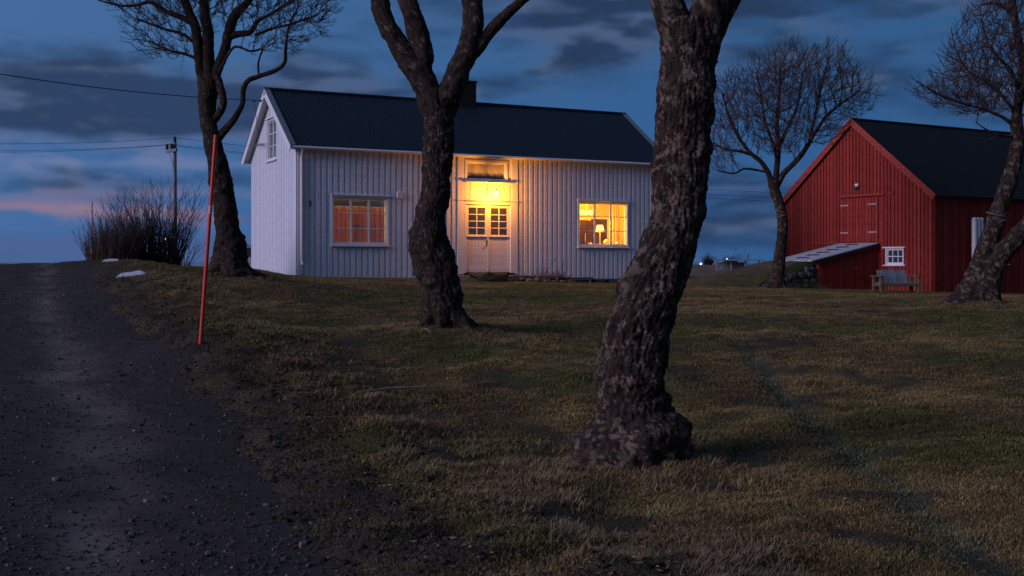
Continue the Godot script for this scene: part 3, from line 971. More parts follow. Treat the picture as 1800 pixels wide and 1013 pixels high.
# casing is the part; mullions, bars, panes, sill and head are its pieces
func window(parent: Node, org: Vector3, basis: Basis, w: float, h: float, cols: int, rows: int, o: Dictionary) -> MeshInstance3D:
	var cas: float = o.get("casing", 0.07)
	var mm: Material = o.get("mat", M.trim)
	var mb := MB.new()
	mb.box(Vector3(-cas * 0.5, h * 0.5, 0.018), Vector3(cas, h + cas * 2.0, 0.056), 0.005)
	mb.box(Vector3(w + cas * 0.5, h * 0.5, 0.018), Vector3(cas, h + cas * 2.0, 0.056), 0.005)
	mb.box(Vector3(w * 0.5, -cas * 0.5, 0.016), Vector3(w, cas, 0.05), 0.005)
	mb.box(Vector3(w * 0.5, h + cas * 0.5, 0.016), Vector3(w, cas, 0.05), 0.005)
	var fr := part(parent, "window", mb.mesh(), mm, org, basis)
	var mw: float = o.get("mullion", 0.06)
	var bw: float = o.get("bar", 0.025)
	var z := -0.03
	var sash: float = o.get("sash", 0.035)
	var sm := MB.new()
	sm.box(Vector3(sash * 0.5, h * 0.5, z), Vector3(sash, h, 0.045), 0.004)
	sm.box(Vector3(w - sash * 0.5, h * 0.5, z), Vector3(sash, h, 0.045), 0.004)
	sm.box(Vector3(w * 0.5, sash * 0.5, z), Vector3(w - sash * 2.0, sash, 0.042), 0.004)
	sm.box(Vector3(w * 0.5, h - sash * 0.5, z), Vector3(w - sash * 2.0, sash, 0.042), 0.004)
	part(fr, "frame", sm.mesh(), mm)
	for k in range(1, cols):
		board(fr, "mullion", Vector3(w * k / cols, h * 0.5, z), Vector3(mw, h - sash * 2.0, 0.05), mm)
	var ys := []
	for r in rows + 1:
		ys.append(h * r / rows)
	if o.has("rows_at"):
		ys = o.rows_at
	for c in cols:
		var x0 := w * c / cols + (sash if c == 0 else mw * 0.5)
		var x1 := w * (c + 1) / cols - (sash if c == cols - 1 else mw * 0.5)
		for r in rows:
			if r > 0:
				board(fr, "glazing_bar", Vector3((x0 + x1) * 0.5, ys[r], z), Vector3(x1 - x0, bw, 0.03), mm, 0.003)
			var y0: float = ys[r] + (sash if r == 0 else bw * 0.5)
			var y1: float = ys[r + 1] - (sash if r == rows - 1 else bw * 0.5)
			board(fr, "pane", Vector3((x0 + x1) * 0.5, (y0 + y1) * 0.5, z), Vector3(x1 - x0, y1 - y0, 0.004), M.glass, 0.0)
	var ext: float = o.get("ext", 0.10)
	if o.get("sill", true):
		board(fr, "sill", Vector3(w * 0.5, -cas - 0.022, 0.05), Vector3(w + ext * 2.0, 0.044, 0.13), mm, 0.006, Basis(Vector3.RIGHT, 0.12))
	if o.get("head", true):
		board(fr, "head_board", Vector3(w * 0.5, h + cas + 0.03, 0.05), Vector3(w + ext * 2.0, 0.05, 0.13), mm, 0.006, Basis(Vector3.RIGHT, 0.15))
	return fr

func corrugated(x0: float, x1: float, eave: Vector2, ridge: Vector2, pitch: float, amp: float) -> ArrayMesh:
	var mb := MB.new()
	var along := (ridge - eave)
	var nrm2 := Vector2(-along.y, along.x).normalized()
	if nrm2.y < 0.0:
		nrm2 = -nrm2
	var n := int((x1 - x0) / pitch * 6.0)
	for k in n + 1:
		var x := x0 + (x1 - x0) * k / n
		var ph := TAU * (x - x0) / pitch
		var hgt := sin(ph) * amp
		var slope := cos(ph) * amp * TAU / pitch
		var nn := Vector3(-slope, nrm2.y, nrm2.x).normalized()
		for r in 5:
			var p := eave.lerp(ridge, r / 4.0) + nrm2 * hgt
			mb.v.append(Vector3(x, p.y, p.x))
			mb.n.append(nn)
			mb.c.append(Color(1, 1, 1))
		if k < n:
			for r in 4:
				var q := k * 5 + r
				mb.i.append_array([q, q + 1, q + 5, q + 1, q + 6, q + 5])
	return mb.mesh()

func roof_frame(z_sign: float, ang: float) -> Basis:
	return Basis(Vector3.RIGHT, Vector3(0, cos(ang), sin(ang) * z_sign), Vector3(0, -sin(ang) * z_sign, cos(ang)))

# vertical cladding boards; openings are [x0, y0, x1, y1]
func clad(parent: Node, org: Vector3, basis: Basis, x0: float, x1: float, pitch: float, width: float, thick: float, foot: Callable, top: Callable, openings: Array, mats: Array, called := "board") -> void:
	var n := int(round((x1 - x0) / pitch))
	var p := (x1 - x0) / n
	for k in n:
		var x := x0 + p * (k + 0.5)
		var spans := [[foot.call(x), top.call(x)]]
		for h in openings:
			if x + width * 0.5 > h[0] and x - width * 0.5 < h[2]:
				var next := []
				for s in spans:
					if h[1] > s[0]:
						next.append([s[0], minf(s[1], h[1])])
					if h[3] < s[1]:
						next.append([maxf(s[0], h[3]), s[1]])
				spans = next
		for s in spans:
			if s[1] - s[0] < 0.06:
				continue
			var hh: float = snappedf(s[1] - s[0], 0.01)
			board(parent, called, org + basis * Vector3(x + rng.randf_range(-0.004, 0.004), s[0] + hh * 0.5, thick * 0.5 + 0.002 + rng.randf_range(0.0, 0.004)), Vector3(width, hh, thick), mats[rng.randi() % mats.size()], 0.005)
			if basis != Basis():
				parent.get_child(parent.get_child_count() - 1).basis = basis

func blob(sd: int, size: Vector3, rough := 0.25, rings := 6, segs := 9, faceted := true) -> ArrayMesh:
	var mb := MB.new()
	var off := Vector3(sd * 3.7, sd * 1.3, sd * 2.9)
	for r in rings + 1:
		var ph := PI * r / rings
		for s in segs:
			var th := TAU * s / segs
			var d := Vector3(sin(ph) * cos(th), cos(ph), sin(ph) * sin(th))
			# squared-off ball with facets of its own
			var q := Vector3(signf(d.x) * pow(absf(d.x), 0.65), signf(d.y) * pow(absf(d.y), 0.65), signf(d.z) * pow(absf(d.z), 0.65))
			q *= 0.85 + rough * nr.get_noise_3dv((d * 1.2 + off) * 1.3) + rough * 0.6 * nr.get_noise_3dv((d + off) * 4.0)
			mb.v.append(q * size * 0.5)
			mb.n.append((d / size).normalized())
			mb.c.append(Color(1, 1, 1))
			if r < rings:
				var s2 := (s + 1) % segs
				mb.i.append_array([r * segs + s, r * segs + s2, (r + 1) * segs + s, r * segs + s2, (r + 1) * segs + s2, (r + 1) * segs + s])
	if not faceted:
		return mb.mesh()
	var fm := MB.new()
	for k in range(0, mb.i.size(), 3):
		var p := mb.v[mb.i[k]]
		var q := mb.v[mb.i[k + 1]]
		var r := mb.v[mb.i[k + 2]]
		if (q - p).cross(r - p).length() > 1e-7:
			fm.poly([p, q, r], p + q + r)
	return fm.mesh()

var house: Node3D

func build_house() -> void:
	rng.seed = 5
	var L := 14.4
	var W := 6.05
	house = thing("farmhouse", "white board-clad farmhouse with dark corrugated roof and lit doorway", "house", Vector3(-7.0875, 0, -37.5), 0.468)
	var h := house
	var foot := func(x: float) -> float: return 1.17 - 0.12 * clampf(x / 8.0, 0.0, 1.0)
	var holes := [[1.23, 2.30, 3.14, 3.81], [6.10, 1.26, 7.86, 3.72], [6.14, 4.61, 7.67, 5.20], [10.74, 2.31, 12.82, 3.87]]
	# outer shell
	var mb := MB.new()
	mb.wall(Vector3.ZERO, Vector3.RIGHT, Vector3.BACK, L, 1.02, 5.60, 0.16, holes)
	var front := part(h, "front_wall", mb.mesh(), M.core)
	clad(front, Vector3.ZERO, Basis(), 0.20, 5.74, 0.205, 0.125, 0.018, foot, func(_x): return 5.48, [[1.14, 2.14, 3.23, 3.94]], M.white)
	clad(front, Vector3.ZERO, Basis(), 8.20, L - 0.14, 0.205, 0.125, 0.018, foot, func(_x): return 5.48, [[10.65, 2.15, 12.91, 4.00]], M.white)
	board(front, "corner_board", Vector3(0.085, 3.30, 0.022), Vector3(0.17, 4.3, 0.044), M.trim)
	board(front, "corner_board", Vector3(L - 0.085, 3.28, 0.016), Vector3(0.17, 4.4, 0.032), M.trim)
	var roof_y := func(v: float) -> float: return 5.49 + (0.26 + minf(v, W - v)) * 0.69 - 0.09
	mb = MB.new()
	var gv0 := 2.46
	var gv1 := 3.60
	mb.wall(Vector3(0, 0, -0.16), Vector3(0, 0, -1), Vector3.LEFT, W - 0.32, 1.02, 5.33, 0.16, [])
	prism(mb, [Vector3(0, 5.33, -0.16), Vector3(0, 5.33, -gv0), Vector3(0, roof_y.call(gv0), -gv0), Vector3(0, roof_y.call(0.16), -0.16)], Vector3.LEFT, 0.16)
	prism(mb, [Vector3(0, 5.33, -gv1), Vector3(0, 5.33, -W + 0.16), Vector3(0, roof_y.call(W - 0.16), -W + 0.16), Vector3(0, roof_y.call(gv1), -gv1)], Vector3.LEFT, 0.16)
	prism(mb, [Vector3(0, 6.67, -gv0), Vector3(0, 6.67, -gv1), Vector3(0, roof_y.call(gv1), -gv1), Vector3(0, roof_y.call(W * 0.5), -W * 0.5), Vector3(0, roof_y.call(gv0), -gv0)], Vector3.LEFT, 0.16)
	var gable := part(h, "gable_wall", mb.mesh(), M.core)
	clad(gable, Vector3(0, 0, -W), face_x(), 0.06, W - 0.13, 0.205, 0.140, 0.036, func(_x): return 1.15, func(x): return roof_y.call(W - x) - 0.06, [[W - gv1 - 0.09, 5.22, W - gv0 + 0.09, 6.78]], M.white)
	board(gable, "corner_board", Vector3(-0.0275, 3.28, -0.050), Vector3(0.055, 4.3, 0.16), M.trim)
	mb = MB.new()
	mb.wall(Vector3(0, 0, -W), Vector3.RIGHT, Vector3.FORWARD, L, 1.02, 5.60, 0.16, [])
	part(h, "back_wall", mb.mesh(), M.core)
	mb = MB.new()
	prism(mb, [Vector3(L, 1.02, -0.16), Vector3(L, 1.02, -W + 0.16), Vector3(L, roof_y.call(0.16), -W + 0.16), Vector3(L, roof_y.call(W * 0.5), -W * 0.5), Vector3(L, roof_y.call(0.16), -0.16)], Vector3.RIGHT, 0.16)
	part(h, "end_wall", mb.mesh(), M.core)
	# foundation of squared stones
	mb = MB.new()
	mb.box(Vector3(L * 0.5, 0.66, -W * 0.5), Vector3(L - 0.16, 0.70, W - 0.16), 0.0)
	var base := part(h, "foundation", mb.mesh(), M.mortar)
	var x := 0.02
	while x < L - 0.05:
		var w := minf(rng.randf_range(0.38, 0.75), L - 0.02 - x)
		if w > 0.1 and not (x + w > 9.95 and x < 11.3):
			for r in 2:
				var gx0 := x + (0.0 if r == 0 else 0.12)
				part(base, "stone", blob(rng.randi() % 50, Vector3(w * 1.12, 0.30, 0.28), 0.12), M.stone[rng.randi() % 3], Vector3(gx0 + w * 0.5, 0.90 - 0.27 * r, -0.10))
		x += w
	# cellar window
	window(h, Vector3(10.06, 0.80, 0.03), Basis(), 1.12, 0.20, 3, 1, {"casing": 0.045, "mat": M.greywood[1], "sill": false, "head": false, "mullion": 0.05, "sash": 0.03})
	board(base, "lintel", Vector3(10.62, 1.07, 0.01), Vector3(1.4, 0.045, 0.10), M.darkwood)
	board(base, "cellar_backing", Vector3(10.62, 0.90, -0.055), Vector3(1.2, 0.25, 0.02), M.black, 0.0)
	# roof
	var ang := atan(0.69)
	var e_f := Vector2(0.30, 5.49 - 0.028)
	var rdg := Vector2(-W * 0.5, 5.49 + (0.26 + W * 0.5) * 0.69)
	var e_b := Vector2(-W - 0.30, e_f.y)
	var deck := MB.new()
	var slope_len := (rdg - e_f).length()
	for s in [1.0, -1.0]:
		var e: Vector2 = e_f if s > 0 else e_b
		var mid := (e + rdg) * 0.5
		var bs := roof_frame(s, ang)
		deck.box(Vector3(L * 0.5, mid.y, mid.x) - bs.y * 0.075, Vector3(L + 0.56, 0.07, slope_len - 0.06), 0.0, bs)
	var roof := part(h, "roof", deck.mesh(), M.trim)
	part(roof, "roofing_sheet", corrugated(-0.30, L + 0.30, e_f, rdg, 0.115, 0.014), M.roof)
	part(roof, "roofing_sheet", corrugated(-0.30, L + 0.30, e_b, rdg, 0.115, 0.014), M.roof)
	var cap := MB.new()
	cap.tube([Vector3(-0.3, rdg.y + 0.0, rdg.x), Vector3(L + 0.3, rdg.y + 0.0, rdg.x)], [0.075, 0.075], 10)
	part(roof, "ridge_cap", cap.mesh(), M.roof)
	for end in [-0.30, L + 0.30]:
		for s in [1.0, -1.0]:
			var e: Vector2 = e_f if s > 0 else e_b
			var mid := (e + rdg) * 0.5
			var bs := roof_frame(s, ang)
			board(roof, "barge_board", Vector3(end, mid.y, mid.x) - bs.y * 0.10, Vector3(0.035, 0.24, slope_len + 0.02), M.trim, 0.006, bs)
			board(roof, "verge_flashing", Vector3(end + (0.07 if end < 0 else -0.07), mid.y, mid.x) + bs.y * 0.035, Vector3(0.20, 0.022, slope_len + 0.04), M.flash, 0.006, bs)
	board(roof, "fascia", Vector3(L * 0.5, 5.40, 0.235), Vector3(L + 0.5, 0.10, 0.025), M.trim)
	var g := MB.new()
	g.tube([Vector3(-0.26, 5.425, 0.30), Vector3(L + 0.26, 5.405, 0.30)], [0.045, 0.045], 10)
	part(roof, "gutter", g.mesh(), M.trim)
	for k in 15:
		var rx := 0.55 + k * 0.965
		board(roof, "rafter_end", Vector3(rx, 5.45, 0.13), Vector3(0.07, 0.10, 0.18), M.trim, 0.008)
	# chimney with a projecting top course
	mb = MB.new()
	mb.box(Vector3(7.45, 7.75, -W * 0.5), Vector3(0.68, 1.5, 0.62), 0.012)
	var ch := part(h, "chimney", mb.mesh(), M.brick)
	board(ch, "chimney_cap", Vector3(7.45, 8.54, -W * 0.5), Vector3(0.74, 0.08, 0.68), M.brick, 0.01)
	# windows
	window(h, Vector3(1.23, 2.30, 0), Basis(), 1.91, 1.51, 3, 3, {"mullion": 0.075, "bar": 0.03, "casing": 0.075, "rows_at": [0.0, 0.50, 1.02, 1.51]})
	window(h, Vector3(10.74, 2.31, 0), Basis(), 2.08, 1.56, 3, 3, {"mullion": 0.065, "bar": 0.034, "casing": 0.075, "rows_at": [0.0, 0.53, 1.06, 1.56]})
	window(h, Vector3(0, 5.33, -gv1), face_x(), gv1 - gv0, 1.34, 2, 3, {"mullion": 0.06, "bar": 0.03, "casing": 0.07})
	# doorway
	var dcas := MB.new()
	for px in [5.90, 8.03]:
		dcas.box(Vector3(px, 3.36, 0.024), Vector3(0.25, 4.26, 0.048), 0.006)
	dcas.box(Vector3(6.065, 2.49, 0.01), Vector3(0.07, 2.48, 0.075), 0.005)
	dcas.box(Vector3(7.885, 2.49, 0.01), Vector3(0.05, 2.48, 0.075), 0.005)
	dcas.box(Vector3(6.965, 3.76, 0.012), Vector3(1.87, 0.10, 0.07), 0.005)
	dcas.box(Vector3(6.965, 5.41, 0.012), Vector3(1.87, 0.12, 0.03), 0.005)
	part(h, "doorway_trim", dcas.mesh(), M.trim)
	var hood := MB.new()
	hood.box(Vector3(6.98, 4.50, 0.075), Vector3(1.86, 0.06, 0.15), 0.008, Basis(Vector3.RIGHT, 0.18))
	hood.box(Vector3(6.97, 4.545, 0.03), Vector3(2.34, 0.035, 0.11), 0.006)
	part(h, "hood_board", hood.mesh(), M.trim)
	hood = MB.new()
	hood.box(Vector3(6.97, 3.862, 0.03), Vector3(2.42, 0.04, 0.09), 0.006)
	part(h, "hood_board", hood.mesh(), M.trim)
	for k in 8:
		board(front, "panel_board", Vector3(6.145 + k * 0.232, 4.19, 0.016), Vector3(0.216, 0.585, 0.028), M.white[k % 3], 0.006)
	window(h, Vector3(6.14, 4.61, 0), Basis(), 1.53, 0.59, 1, 1, {"casing": 0.085, "sill": false, "head": false})
	for leaf in 2:
		var x0 := 6.10 + 0.885 * leaf + (0.0 if leaf == 0 else -0.005)
		x0 += 0.005
		var dw := 0.872
		var lm := MB.new()
		# stiles, rails and the recessed lower panel
		for sx in [0.055, dw - 0.055]:
			lm.box(Vector3(sx, 1.215, 0), Vector3(0.11, 2.40, 0.045), 0.005)
		for sy in [[0.10, 0.19], [1.30, 0.10], [2.36, 0.11]]:
			lm.box(Vector3(dw * 0.5, sy[0], 0), Vector3(dw - 0.22, sy[1], 0.043), 0.005)
		var lf := part(h, "door_leaf", lm.mesh(), M.trim, Vector3(x0, 1.29, -0.02))
		for k in 5:
			var pw := (dw - 0.22) / 5.0
			board(lf, "panel_board", Vector3(0.11 + pw * (k + 0.5), 0.72, 0.004), Vector3(pw - 0.004, 1.06, 0.02), M.white[0], 0.004)
		board(lf, "drip_moulding", Vector3(dw * 0.5, 1.285, 0.034), Vector3(dw - 0.06, 0.03, 0.04), M.trim, 0.006)
		var gx0 := 0.11
		var gw := dw - 0.22
		var gy0 := 1.35
		var gh2 := 0.955
		board(lf, "glazing_bar", Vector3(dw * 0.5, gy0 + gh2 * 0.5, 0), Vector3(0.035, gh2, 0.035), M.trim, 0.004)
		for r in 4:
			if r:
				for c in 2:
					board(lf, "glazing_bar", Vector3(gx0 + gw * (0.25 + 0.5 * c) + (-0.009 if c == 0 else 0.009), gy0 + gh2 * r / 4.0, 0), Vector3(gw * 0.5 - 0.018, 0.03, 0.033), M.trim, 0.004)
			for c in 2:
				board(lf, "pane", Vector3(gx0 + gw * (0.25 + 0.5 * c), gy0 + gh2 * (r + 0.5) / 4.0, 0), Vector3(gw * 0.5 - 0.036, gh2 / 4.0 - 0.032, 0.004), M.glass, 0.0)
		if leaf == 0:
			var hb := MB.new()
			hb.box(Vector3(dw - 0.05, 1.06, 0.028), Vector3(0.04, 0.22, 0.012), 0.004)
			hb.tube([Vector3(dw - 0.05, 1.12, 0.03), Vector3(dw - 0.05, 1.12, 0.08), Vector3(dw - 0.17, 1.115, 0.085)], [0.011, 0.011, 0.009], 8)
			part(lf, "door_handle", hb.mesh(), M.iron)
		else:
			board(lf, "meeting_strip", Vector3(-0.004, 1.215, 0.03), Vector3(0.05, 2.38, 0.016), M.trim, 0.005)
	board(h, "added_dark_panel", Vector3(6.98, 2.50, -0.75), Vector3(1.9, 2.4, 0.05), M.darkwood)  # added dark panel, hides the lamplit hall so the door panes look dark
	board(h, "threshold", Vector3(6.98, 1.255, 0.05), Vector3(1.95, 0.05, 0.22), M.darkwood)
	# downpipe
	var dp := MB.new()
	dp.tube([Vector3(0.10, 5.41, 0.28), Vector3(0.11, 5.30, 0.24), Vector3(0.13, 5.12, 0.085), Vector3(0.13, 1.72, 0.085), Vector3(0.135, 1.60, 0.14), Vector3(0.14, 1.56, 0.17)], [0.038, 0.036, 0.036, 0.036, 0.036, 0.038], 10)
	var pipe := part(h, "downpipe", dp.mesh(), M.trim)
	for yy in [4.6, 3.1, 1.9]:
		board(pipe, "clamp", Vector3(0.13, yy, 0.075), Vector3(0.095, 0.03, 0.10), M.trim)
	# house number and sensor box
	var tm := TextMesh.new()
	tm.text = "1"
	tm.font_size = 32
	tm.pixel_size = 0.0078
	tm.depth = 0.012
	var ft := SystemFont.new()
	ft.font_names = PackedStringArray(["Droid Serif"])
	ft.font_weight = 700
	tm.font = ft
	part(h, "house_number", tm, M.black, Vector3(0.44, 3.60, 0.036))
	board(h, "sensor_box", Vector3(3.58, 3.96, 0.06), Vector3(0.19, 0.24, 0.08), M.plastic, 0.02)
	# rooms inside
	var rm := MB.new()
	rm.box(Vector3(L * 0.5, 1.30, -W * 0.5), Vector3(L - 0.36, 0.10, W - 0.36), 0.0)
	part(h, "room_floor", rm.mesh(), M.floor)
	rm = MB.new()
	rm.box(Vector3(L * 0.5, 5.30, -W * 0.5), Vector3(L - 0.36, 0.06, W - 0.36), 0.0)
	rm.box(Vector3(11.75, 4.30, -1.75), Vector3(4.8, 0.05, 3.1), 0.0)
	part(h, "ceiling", rm.mesh(), M.plaster)
	for px in [5.20, 9.30]:
		board(h, "partition", Vector3(px, 3.31, -W * 0.5), Vector3(0.09, 3.9, W - 0.40), M.plaster, 0.0)
	board(h, "partition", Vector3(11.75, 3.31, -3.36), Vector3(4.78, 3.9, 0.08), M.plaster, 0.0)
	board(h, "partition", Vector3(14.19, 3.31, -1.75), Vector3(0.06, 3.9, 3.1), M.plaster, 0.0)
	board(h, "inner_sill", Vector3(11.78, 2.285, -0.33), Vector3(2.3, 0.04, 0.46), M.trim)
	board(h, "inner_sill", Vector3(2.18, 2.275, -0.26), Vector3(2.1, 0.04, 0.30), M.trim)
	# inner doorway with its casing and a dark passage door
	var idr := MB.new()
	idr.box(Vector3(13.15, 2.40, -3.28), Vector3(0.09, 2.06, 0.08), 0.006)
	idr.box(Vector3(14.02, 2.40, -3.28), Vector3(0.09, 2.06, 0.08), 0.006)
	idr.box(Vector3(13.585, 3.48, -3.28), Vector3(0.96, 0.10, 0.08), 0.006)
	part(h, "inner_door_casing", idr.mesh(), M.trim)
	board(h, "inner_door", Vector3(13.585, 2.39, -3.30), Vector3(0.78, 2.06, 0.035), M.darkwood)

func house_point(v: Vector3) -> Vector3:
	return house.transform * v

func wavy(x0: float, x1: float, y0: float, y1: float, folds: int, amp: float, scallop := 0.0, sd := 0.0) -> ArrayMesh:
	var mb := MB.new()
	var nx := folds * 10
	var ny := 10
	for k in nx + 1:
		var t := float(k) / nx
		var ph := t * folds * TAU + sin(t * 9.0 + sd) * 1.1
		var z := sin(ph) * amp
		for r in ny + 1:
			var low := y0 + scallop * absf(sin(t * folds * PI))
			if scallop > 0.0:
				low = y0 + scallop * (1.0 - absf(sin(t * folds * PI)))
			var zz := z * (0.55 + 0.45 * (1.0 - float(r) / ny))
			mb.v.append(Vector3(lerpf(x0, x1, t), lerpf(low, y1, float(r) / ny), zz))
			mb.n.append(Vector3(-cos(ph) * amp * folds * TAU / (x1 - x0), 0, 1).normalized())
			mb.c.append(Color(1, 1, 1))
			if k < nx and r < ny:
				var q := k * (ny + 1) + r
				mb.i.append_array([q, q + 1, q + ny + 1, q + 1, q + ny + 2, q + ny + 1])
	return mb.mesh()

func build_house_things() -> void:
	var turn := 0.468
	# wall lamp over the door
	var o := thing("wall_lamp", "lit gooseneck wall lamp over the farmhouse double door", "lamp", house_point(Vector3(6.93, 4.18, 0.032)), turn)
	var mb := MB.new()
	mb.box(Vector3(0, -0.02, 0.012), Vector3(0.085, 0.24, 0.022), 0.008)
	part(o, "back_plate", mb.mesh(), M.brass)
	mb = MB.new()
	var arm := []
	var ar := []
	for k in 11:
		var a := PI * k / 10.0
		arm.append(Vector3(0.02 + 0.055 * (1.0 - cos(a)), 0.06 + 0.075 * sin(a), 0.03 + 0.45 * k / 10.0))
		ar.append(0.014)
	mb.tube(arm, ar, 8)
	part(o, "arm", mb.mesh(), M.iron)
	mb = MB.new()
	mb.lathe(Vector3(0.13, 0.02, 0.48), [Vector2(0.0, 0.055), Vector2(0.02, 0.05), Vector2(0.035, 0.025), Vector2(0.08, 0.0), Vector2(0.08, -0.006), Vector2(0.03, 0.015), Vector2(0.0, 0.03)], 20)
	part(o, "shade", mb.mesh(), M.iron)
	mb = MB.new()
	mb.lathe(Vector3(0.13, -0.10, 0.48), [Vector2(0.0, 0.13), Vector2(0.025, 0.12), Vector2(0.035, 0.06), Vector2(0.06, 0.0), Vector2(0.06, -0.05), Vector2(0.04, -0.09), Vector2(0.0, -0.10)], 16)
	part(o, "bulb", mb.mesh(), M.bulb)
	omni(o, Vector3(0.13, -0.13, 0.48), Color(1.0, 0.60, 0.13), LAMP_DOOR, 0.05)
	# left window: warm curtains with a room lamp behind them
	for k in 3:
		var x0 := 1.20 + k * 0.66
		var c := part(self, "curtain", wavy(-0.33, 0.33, -0.62, 0.60, 4 + k % 2, 0.045, 0.0, k * 2.0), M.curtain, house_point(Vector3(x0 + 0.33, 2.945, -0.36)), Basis(Vector3.UP, turn))
		tag(c, ["rust orange curtain panel on the house number's side of its window", "rust orange curtain panel behind the round grey ornament", "rust orange curtain panel on the sensor box's side of its window"][k], "curtain", "orange curtains in one window")
	o = thing("roller_blind", "grey half-lowered blind above the orange curtains", "blind", house_point(Vector3(2.18, 3.69, -0.24)), turn)
	board(o, "fabric", Vector3(0, 0, 0), Vector3(1.95, 0.26, 0.006), M.greycloth, 0.0)
	board(o, "rail", Vector3(0, -0.135, 0), Vector3(1.95, 0.02, 0.016), M.greycloth)
	o = thing("ornament", "round grey ornament standing before the orange curtains", "ornament", house_point(Vector3(2.13, 2.30, -0.20)), turn)
	mb = MB.new()
	mb.lathe(Vector3.ZERO, [Vector2(0.06, 0.0), Vector2(0.05, 0.02), Vector2(0.012, 0.05), Vector2(0.012, 0.50)], 14)
	part(o, "stand", mb.mesh(), M.greycloth)
	mb = MB.new()
	mb.lathe(Vector3(0, 0.49, 0), [Vector2(0.115, 0.0), Vector2(0.115, 0.05), Vector2(0.09, 0.13), Vector2(0.03, 0.17), Vector2(0.0, 0.175)], 16)
	part(o, "cap", mb.mesh(), M.greycloth)
	o = thing("ceiling_lamp", "small lit ceiling lamp behind the orange curtains", "lamp", house_point(Vector3(2.2, 4.6, -2.6)), turn)
	mb = MB.new()
	mb.tube([Vector3(0, 0.66, 0), Vector3(0, 0.08, 0)], [0.008, 0.008], 6)
	part(o, "cord", mb.mesh(), M.black)
	mb = MB.new()
	mb.lathe(Vector3.ZERO, [Vector2(0.0, 0.09), Vector2(0.07, 0.05), Vector2(0.09, 0.0), Vector2(0.06, -0.07), Vector2(0.0, -0.09)], 14)
	part(o, "bulb", mb.mesh(), M.bulb)
	omni(o, Vector3(0, -0.02, 0), Color(1.0, 0.84, 0.5), LAMP_LEFT, 0.08)
	# lace over the door
	var lace := part(self, "lace_valance", wavy(-0.74, 0.74, -0.23, 0.22, 5, 0.012, 0.10), M.lace, house_point(Vector3(6.905, 4.955, -0.11)), Basis(Vector3.UP, turn))
	tag(lace, "scalloped lace valance in the small window over the door", "curtain")
	# lit room on the right
	o = thing("table_lamp", "lit table lamp with white shade on the window sill", "lamp", house_point(Vector3(11.90, 2.306, -0.42)), turn)
	mb = MB.new()
	mb.lathe(Vector3.ZERO, [Vector2(0.0, 0.0), Vector2(0.09, 0.0), Vector2(0.085, 0.025), Vector2(0.02, 0.05), Vector2(0.016, 0.55), Vector2(0.0, 0.55)], 16)
	part(o, "stand", mb.mesh(), M.ceramic)
	mb = MB.new()
	mb.lathe(Vector3(0, 0.53, 0), [Vector2(0.165, 0.0), Vector2(0.115, 0.24), Vector2(0.11, 0.24), Vector2(0.16, 0.0)], 20)
	part(o, "lamp_shade", mb.mesh(), M.shade_lit)
	omni(o, Vector3(0, 0.70, 0), Color(1.0, 0.66, 0.15), LAMP_TABLE, 0.06)
	o = thing("chandelier", "brass chandelier with small lit shades behind the glowing window", "lamp", house_point(Vector3(12.12, 3.52, -1.8)), turn)
	mb = MB.new()
	mb.tube([Vector3(0, 0.77, 0), Vector3(0, 0.0, 0), Vector3(0, -0.12, 0)], [0.01, 0.012, 0.03], 8)
	part(o, "stem", mb.mesh(), M.brass)
	for k in 4:
		var a := TAU * k / 4.0 + 0.35
		var dv := Vector3(cos(a), 0, sin(a))
		mb = MB.new()
		mb.tube([Vector3(0, -0.08, 0), dv * 0.08 + Vector3(0, -0.13, 0), dv * 0.16 + Vector3(0, -0.10, 0), dv * 0.18 + Vector3(0, -0.02, 0)], [0.01, 0.01, 0.01, 0.01], 6)
		var am := part(o, "arm", mb.mesh(), M.brass)
		mb = MB.new()
		mb.lathe(dv * 0.18, [Vector2(0.03, 0.0), Vector2(0.065, 0.05), Vector2(0.07, 0.14), Vector2(0.06, 0.15), Vector2(0.0, 0.15)], 12)
		part(am, "lamp_shade", mb.mesh(), M.shade_lit)
	omni(o, Vector3(0, 0.30, 0), Color(1.0, 0.66, 0.15), LAMP_CHANDELIER, 0.10)
	o = thing("cupboard", "dark brown cupboard inside the glowing window", "cupboard", house_point(Vector3(12.72, 1.36, -3.08)), turn)
	board(o, "carcass", Vector3(0, 1.0, 0), Vector3(0.62, 2.0, 0.40), M.darkwood, 0.01)
	for s in [-1, 1]:
		var dr := board(o, "cupboard_door", Vector3(s * 0.152, 1.0, 0.211), Vector3(0.295, 1.9, 0.02), M.darkwood, 0.006)
		board(dr, "knob", Vector3(-s * 0.11, 0.0, 0.02), Vector3(0.025, 0.025, 0.025), M.brass, 0.006)
	o = thing("candlestick", "slim candle in a holder on the glowing window's sill", "candlestick", house_point(Vector3(11.22, 2.306, -0.36)), turn)
	mb = MB.new()
	mb.lathe(Vector3.ZERO, [Vector2(0.0, 0.0), Vector2(0.055, 0.0), Vector2(0.05, 0.02), Vector2(0.012, 0.04), Vector2(0.012, 0.16), Vector2(0.025, 0.18), Vector2(0.0, 0.18)], 12)
	part(o, "holder", mb.mesh(), M.brass)
	mb = MB.new()
	mb.tube([Vector3(0, 0.17, 0), Vector3(0, 0.46, 0)], [0.013, 0.012], 8)
	part(o, "candle", mb.mesh(), M.ceramic)
